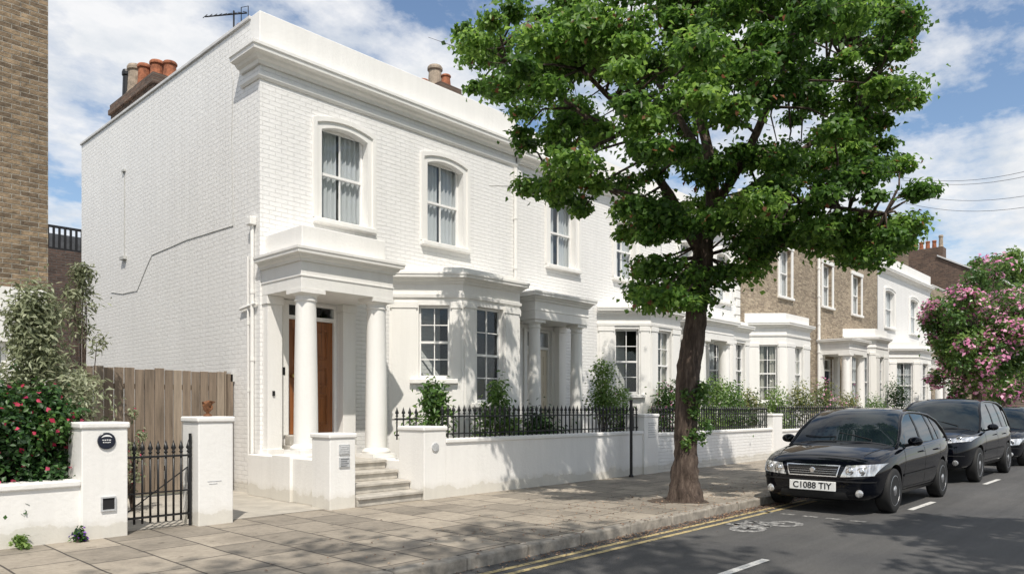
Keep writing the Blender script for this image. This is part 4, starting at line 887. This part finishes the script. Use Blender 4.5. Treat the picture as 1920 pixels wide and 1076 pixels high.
        hc=[(a*hw/.88,b) for a,b in hc]
        hl=decal('headlight',hc,'front',.008,M['lamp'],14,6)
        for fy in (.5,.64):
            q=Vector((X0-2,Yc+s*fy*hw/.88,zr+(.63 if not suv else .86+.03*(fy>.6)))); h=bvh.ray_cast(q,Vector((1,0,0)))
            if h[0]: MB().lathe((h[0].x+.012,h[0].y,h[0].z),[(.055,0),(.057,-.02),(.048,-.03),(.03,-.022),(.012,-.034)],20,'x').build('lamp_reflector',M['chrome'],hl,smooth=True)
        h=bvh.ray_cast(Vector((X0-2,Yc+s*.62*hw/.88,zr+.325+up)),Vector((1,0,0)))
        if h[0]: MB().lathe((h[0].x+.01,h[0].y,h[0].z),[(.055,0),(.055,-.022),(.04,-.028),(.01,-.03)],20,'x').build('fog_light',M['lamp'],T,smooth=True)
        decal('tail_light',[(s*.62*hw/.88,.72+hb),(s*.80*hw/.88,.72+hb),(s*.78*hw/.88,.9+hb),(s*.62*hw/.88,.9+hb)],'rear',.008,M['red'],5,5)
    gz=hb*.75 if suv else .055
    decal('grille',[(-.33,.50+gz),(.33,.50+gz),(.37,.635+gz),(-.37,.635+gz)],'front',.006,M['black'],14,5)
    sm=MB()
    for q in ((-.34,.34,.488,.500),(-.38,.38,.634,.648)): decal('',[(q[0],q[2]+gz),(q[1],q[2]+gz),(q[1],q[3]+gz),(q[0],q[3]+gz)],'front',.016,None,16,1,mbx=sm)
    for k2 in range(3): decal('',[(-.34,.530+k2*.03+gz),(.34,.530+k2*.03+gz),(.34,.533+k2*.03+gz),(-.34,.533+k2*.03+gz)],'front',.012,None,16,1,mbx=sm)
    for s in (-1,1): decal('',[(s*.33,.49+gz),(s*.345,.49+gz),(s*.385,.645+gz),(s*.37,.645+gz)],'front',.016,None,1,5,mbx=sm)
    sm.build('grille_trim',M['chrome'],T,fix=False)
    h=bvh.ray_cast(Vector((X0-2,Yc,zr+.575+gz)),Vector((1,0,0)))
    if h[0]: MB().lathe((h[0].x-.012,Yc,h[0].z),[(.042,.01),(.042,-.008),(.03,-.014)],20,'x').build('badge',M['chrome'],T)
    decal('lower_intake',[(-.50,.235+up),(.50,.235+up),(.46,.33+up),(-.46,.33+up)],'front',.006,M['black'],14,4)
    decal('bumper_moulding',[(-.80,.475+up*.8),(.80,.475+up*.8),(.80,.495+up*.8),(-.80,.495+up*.8)],'front',.010,M['plastic'],24,1)
    sm=MB()
    for s in (-1,1): decal('',[(.34,s*.60),(.34,s*.612),(1.15,s*.752),(1.15,s*.74)],'top',.003,None,1,14,mbx=sm)
    decal('',[(.20,-.6),(.212,-.6),(.212,.6),(.20,.6)],'top',.003,None,1,14,mbx=sm)
    sm.build('bonnet_seam',M['black'],T,fix=False)
    decal('scuttle_panel',[(x0c-.02,-.66),(x0c+.12,-.66),(x0c+.12,.66),(x0c-.02,.66)],'top',.004,M['plastic'],3,14)
    for y in (-.42,.12):
        mb=MB(); q=[(X0+(x0c+.04)*k,Yc+y,zr+zbelt+.05)]
        for f in (.0,.5,1): 
            r_=cb.ray_cast(Vector((X0+(x0c+.14+.06*f)*k,Yc+y+f*.5,zr+3)),Vector((0,0,-1)))
            if r_[0]: q.append(tuple(r_[0]+Vector((0,0,.012))))
        mb.tube(q,.007,5); mb.build('wiper',M['plastic'],T)
    if plate:
        h=bvh.ray_cast(Vector((X0-2,Yc+.0,zr+.40)),Vector((1,0,0))); px_=h[0].x-.03
        pl=MB().box(px_,px_+.03,Yc-.33,Yc+.33,zr+.335,zr+.47).build('number_plate',M['plate'],T,bevel=.006)
        textmesh(plate,.125,M['black'],pl,(px_-.004,Yc,zr+.4025),(0,-1,0),(0,0,1),'plate_text')
    def wheel_mesh(sgn):
        ty=MB().lathe((0,0,0),[(wr*.66,-.095),(wr*.9,-.105),(wr*.97,-.09),(wr,-.06),(wr,.06),(wr*.97,.09),(wr*.9,.105),(wr*.66,.095)],40,'y')
        ri=MB(); o=sgn*.085
        ri.lathe((0,o,0),[(wr*.70,-sgn*.03),(wr*.70,sgn*.008),(wr*.66,sgn*.012),(wr*.62,-sgn*.01),(wr*.60,-sgn*.06)],40,'y')
        for q in range(10):
            t=q*math.pi*2/10; c_,s_=math.cos(t),math.sin(t)
            def pt(r,w,y): return (r*c_-w*s_, o+y, r*s_+w*c_)
            a=wr*.12;b=wr*.64; y1=sgn*.012;y0=-sgn*.02; w0=.03;w1=.018
            ri.add([pt(a,-w0,y0),pt(a,w0,y0),pt(b,w1,y0),pt(b,-w1,y0),pt(a,-w0,y1),pt(a,w0,y1),pt(b,w1*.8,y1-sgn*.01),pt(b,-w1*.8,y1-sgn*.01)],[(0,1,2,3),(4,5,6,7),(0,1,5,4),(1,2,6,5),(2,3,7,6),(3,0,4,7)])
        ri.lathe((0,o,0),[(wr*.2,-sgn*.02),(wr*.2,sgn*.014),(wr*.1,sgn*.022)],20,'y')
        dk=MB().lathe((0,o-sgn*.065,0),[(wr*.6,-.004),(wr*.6,.004)],30,'y')
        return ty,ri,dk
    for x in wx:
        for s in (-1,1):
            ty,ri,dk=wheel_mesh(s); cx,cy,cz=x,Yc+s*(hw-.115),zr+wr
            for q in (ty,ri,dk): q.v=[(a+cx,b+cy,c+cz) for a,b,c in q.v]
            w=ty.build('wheel',M['black'],T,smooth=True)
            ri.build('rim',M['alloy'],w); dk.build('brake_disc',M['dark'],w)
    return T
car('black hatchback parked nearest, number plate C1088 TIY on its front',10.80,4.16,4.35,1.80,1.53,False,'C1088 TIY')
car('black sport utility car parked behind the nearest black car',16.75,4.30,4.9,1.88,1.75,True)
car('third dark car parked last, mostly hidden at the right edge',22.7,4.30,4.45,1.80,1.58,False)
# ------------------------------------------------------------ world, sun, camera
EL=R(56); sd=Vector((-.60,-.80)).normalized()
wd=bpy.data.worlds.new('World'); scene.world=wd; wd.use_nodes=True; t=wd.node_tree; t.nodes.clear()
sk=t.nodes.new('ShaderNodeTexSky'); sk.sky_type='NISHITA'; sk.sun_disc=False; sk.sun_elevation=EL; sk.sun_rotation=math.atan2(sd.x,sd.y); sk.air_density=1.1; sk.dust_density=.5; sk.ozone_density=2.0
b1=t.nodes.new('ShaderNodeBackground'); b1.inputs[1].default_value=.145; t.links.new(sk.outputs[0],b1.inputs[0])
tc=t.nodes.new('ShaderNodeTexCoord'); sp_=t.nodes.new('ShaderNodeSeparateXYZ'); t.links.new(tc.outputs['Generated'],sp_.inputs[0])
ad=N(t,'ShaderNodeMath',operation='ADD'); t.links.new(sp_.outputs[2],ad.inputs[0]); ad.inputs[1].default_value=.22
mxm=N(t,'ShaderNodeMath',operation='MAXIMUM'); t.links.new(ad.outputs[0],mxm.inputs[0]); mxm.inputs[1].default_value=.06
cbn=t.nodes.new('ShaderNodeCombineXYZ')
for i in (0,1):
    dv=N(t,'ShaderNodeMath',operation='DIVIDE'); t.links.new(sp_.outputs[i],dv.inputs[0]); t.links.new(mxm.outputs[0],dv.inputs[1]); t.links.new(dv.outputs[0],cbn.inputs[i])
mp=t.nodes.new('ShaderNodeMapping'); mp.inputs['Location'].default_value=(3.1,1.7,0); mp.inputs['Scale'].default_value=(1,1.1,1); t.links.new(cbn.outputs[0],mp.inputs[0])
n1=noise(t,mp.outputs[0],3.2,9,.60)
f1=ramp(t,n1,[(.38,g(0)),(.47,g(.6)),(.58,g(1))])
n2=noise(t,mp.outputs[0],6.5,6,.6); c2=ramp(t,n2,[(.3,(.74,.79,.85)),(.62,(.98,.985,1.0))])
b2=t.nodes.new('ShaderNodeBackground'); b2.inputs[1].default_value=.96; t.links.new(c2,b2.inputs[0])
ms=t.nodes.new('ShaderNodeMixShader'); t.links.new(f1,ms.inputs[0]); t.links.new(b1.outputs[0],ms.inputs[1]); t.links.new(b2.outputs[0],ms.inputs[2])
wo=t.nodes.new('ShaderNodeOutputWorld'); t.links.new(ms.outputs[0],wo.inputs[0])
sl=bpy.data.lights.new('sun','SUN'); sl.energy=4.5; sl.angle=R(.55); sl.color=(1,.94,.85); so=bpy.data.objects.new('sun',sl); col.objects.link(so)
dirv=Vector((sd.x*math.cos(EL),sd.y*math.cos(EL),math.sin(EL))); so.rotation_euler=dirv.to_track_quat('Z','Y').to_euler(); so.location=(0,0,30)
cam=bpy.data.cameras.new('camera'); co=bpy.data.objects.new('camera',cam); col.objects.link(co); scene.camera=co
co.location=(0,0,CAMZ); co.rotation_euler=(R(90),0,TH-R(90)); cam.sensor_width=36; cam.lens=36*FOC/1920; cam.shift_y=227/1920; cam.clip_end=2000; cam.clip_start=.05
scene.view_settings.view_transform='Standard'; scene.view_settings.look='None'; scene.view_settings.exposure=0
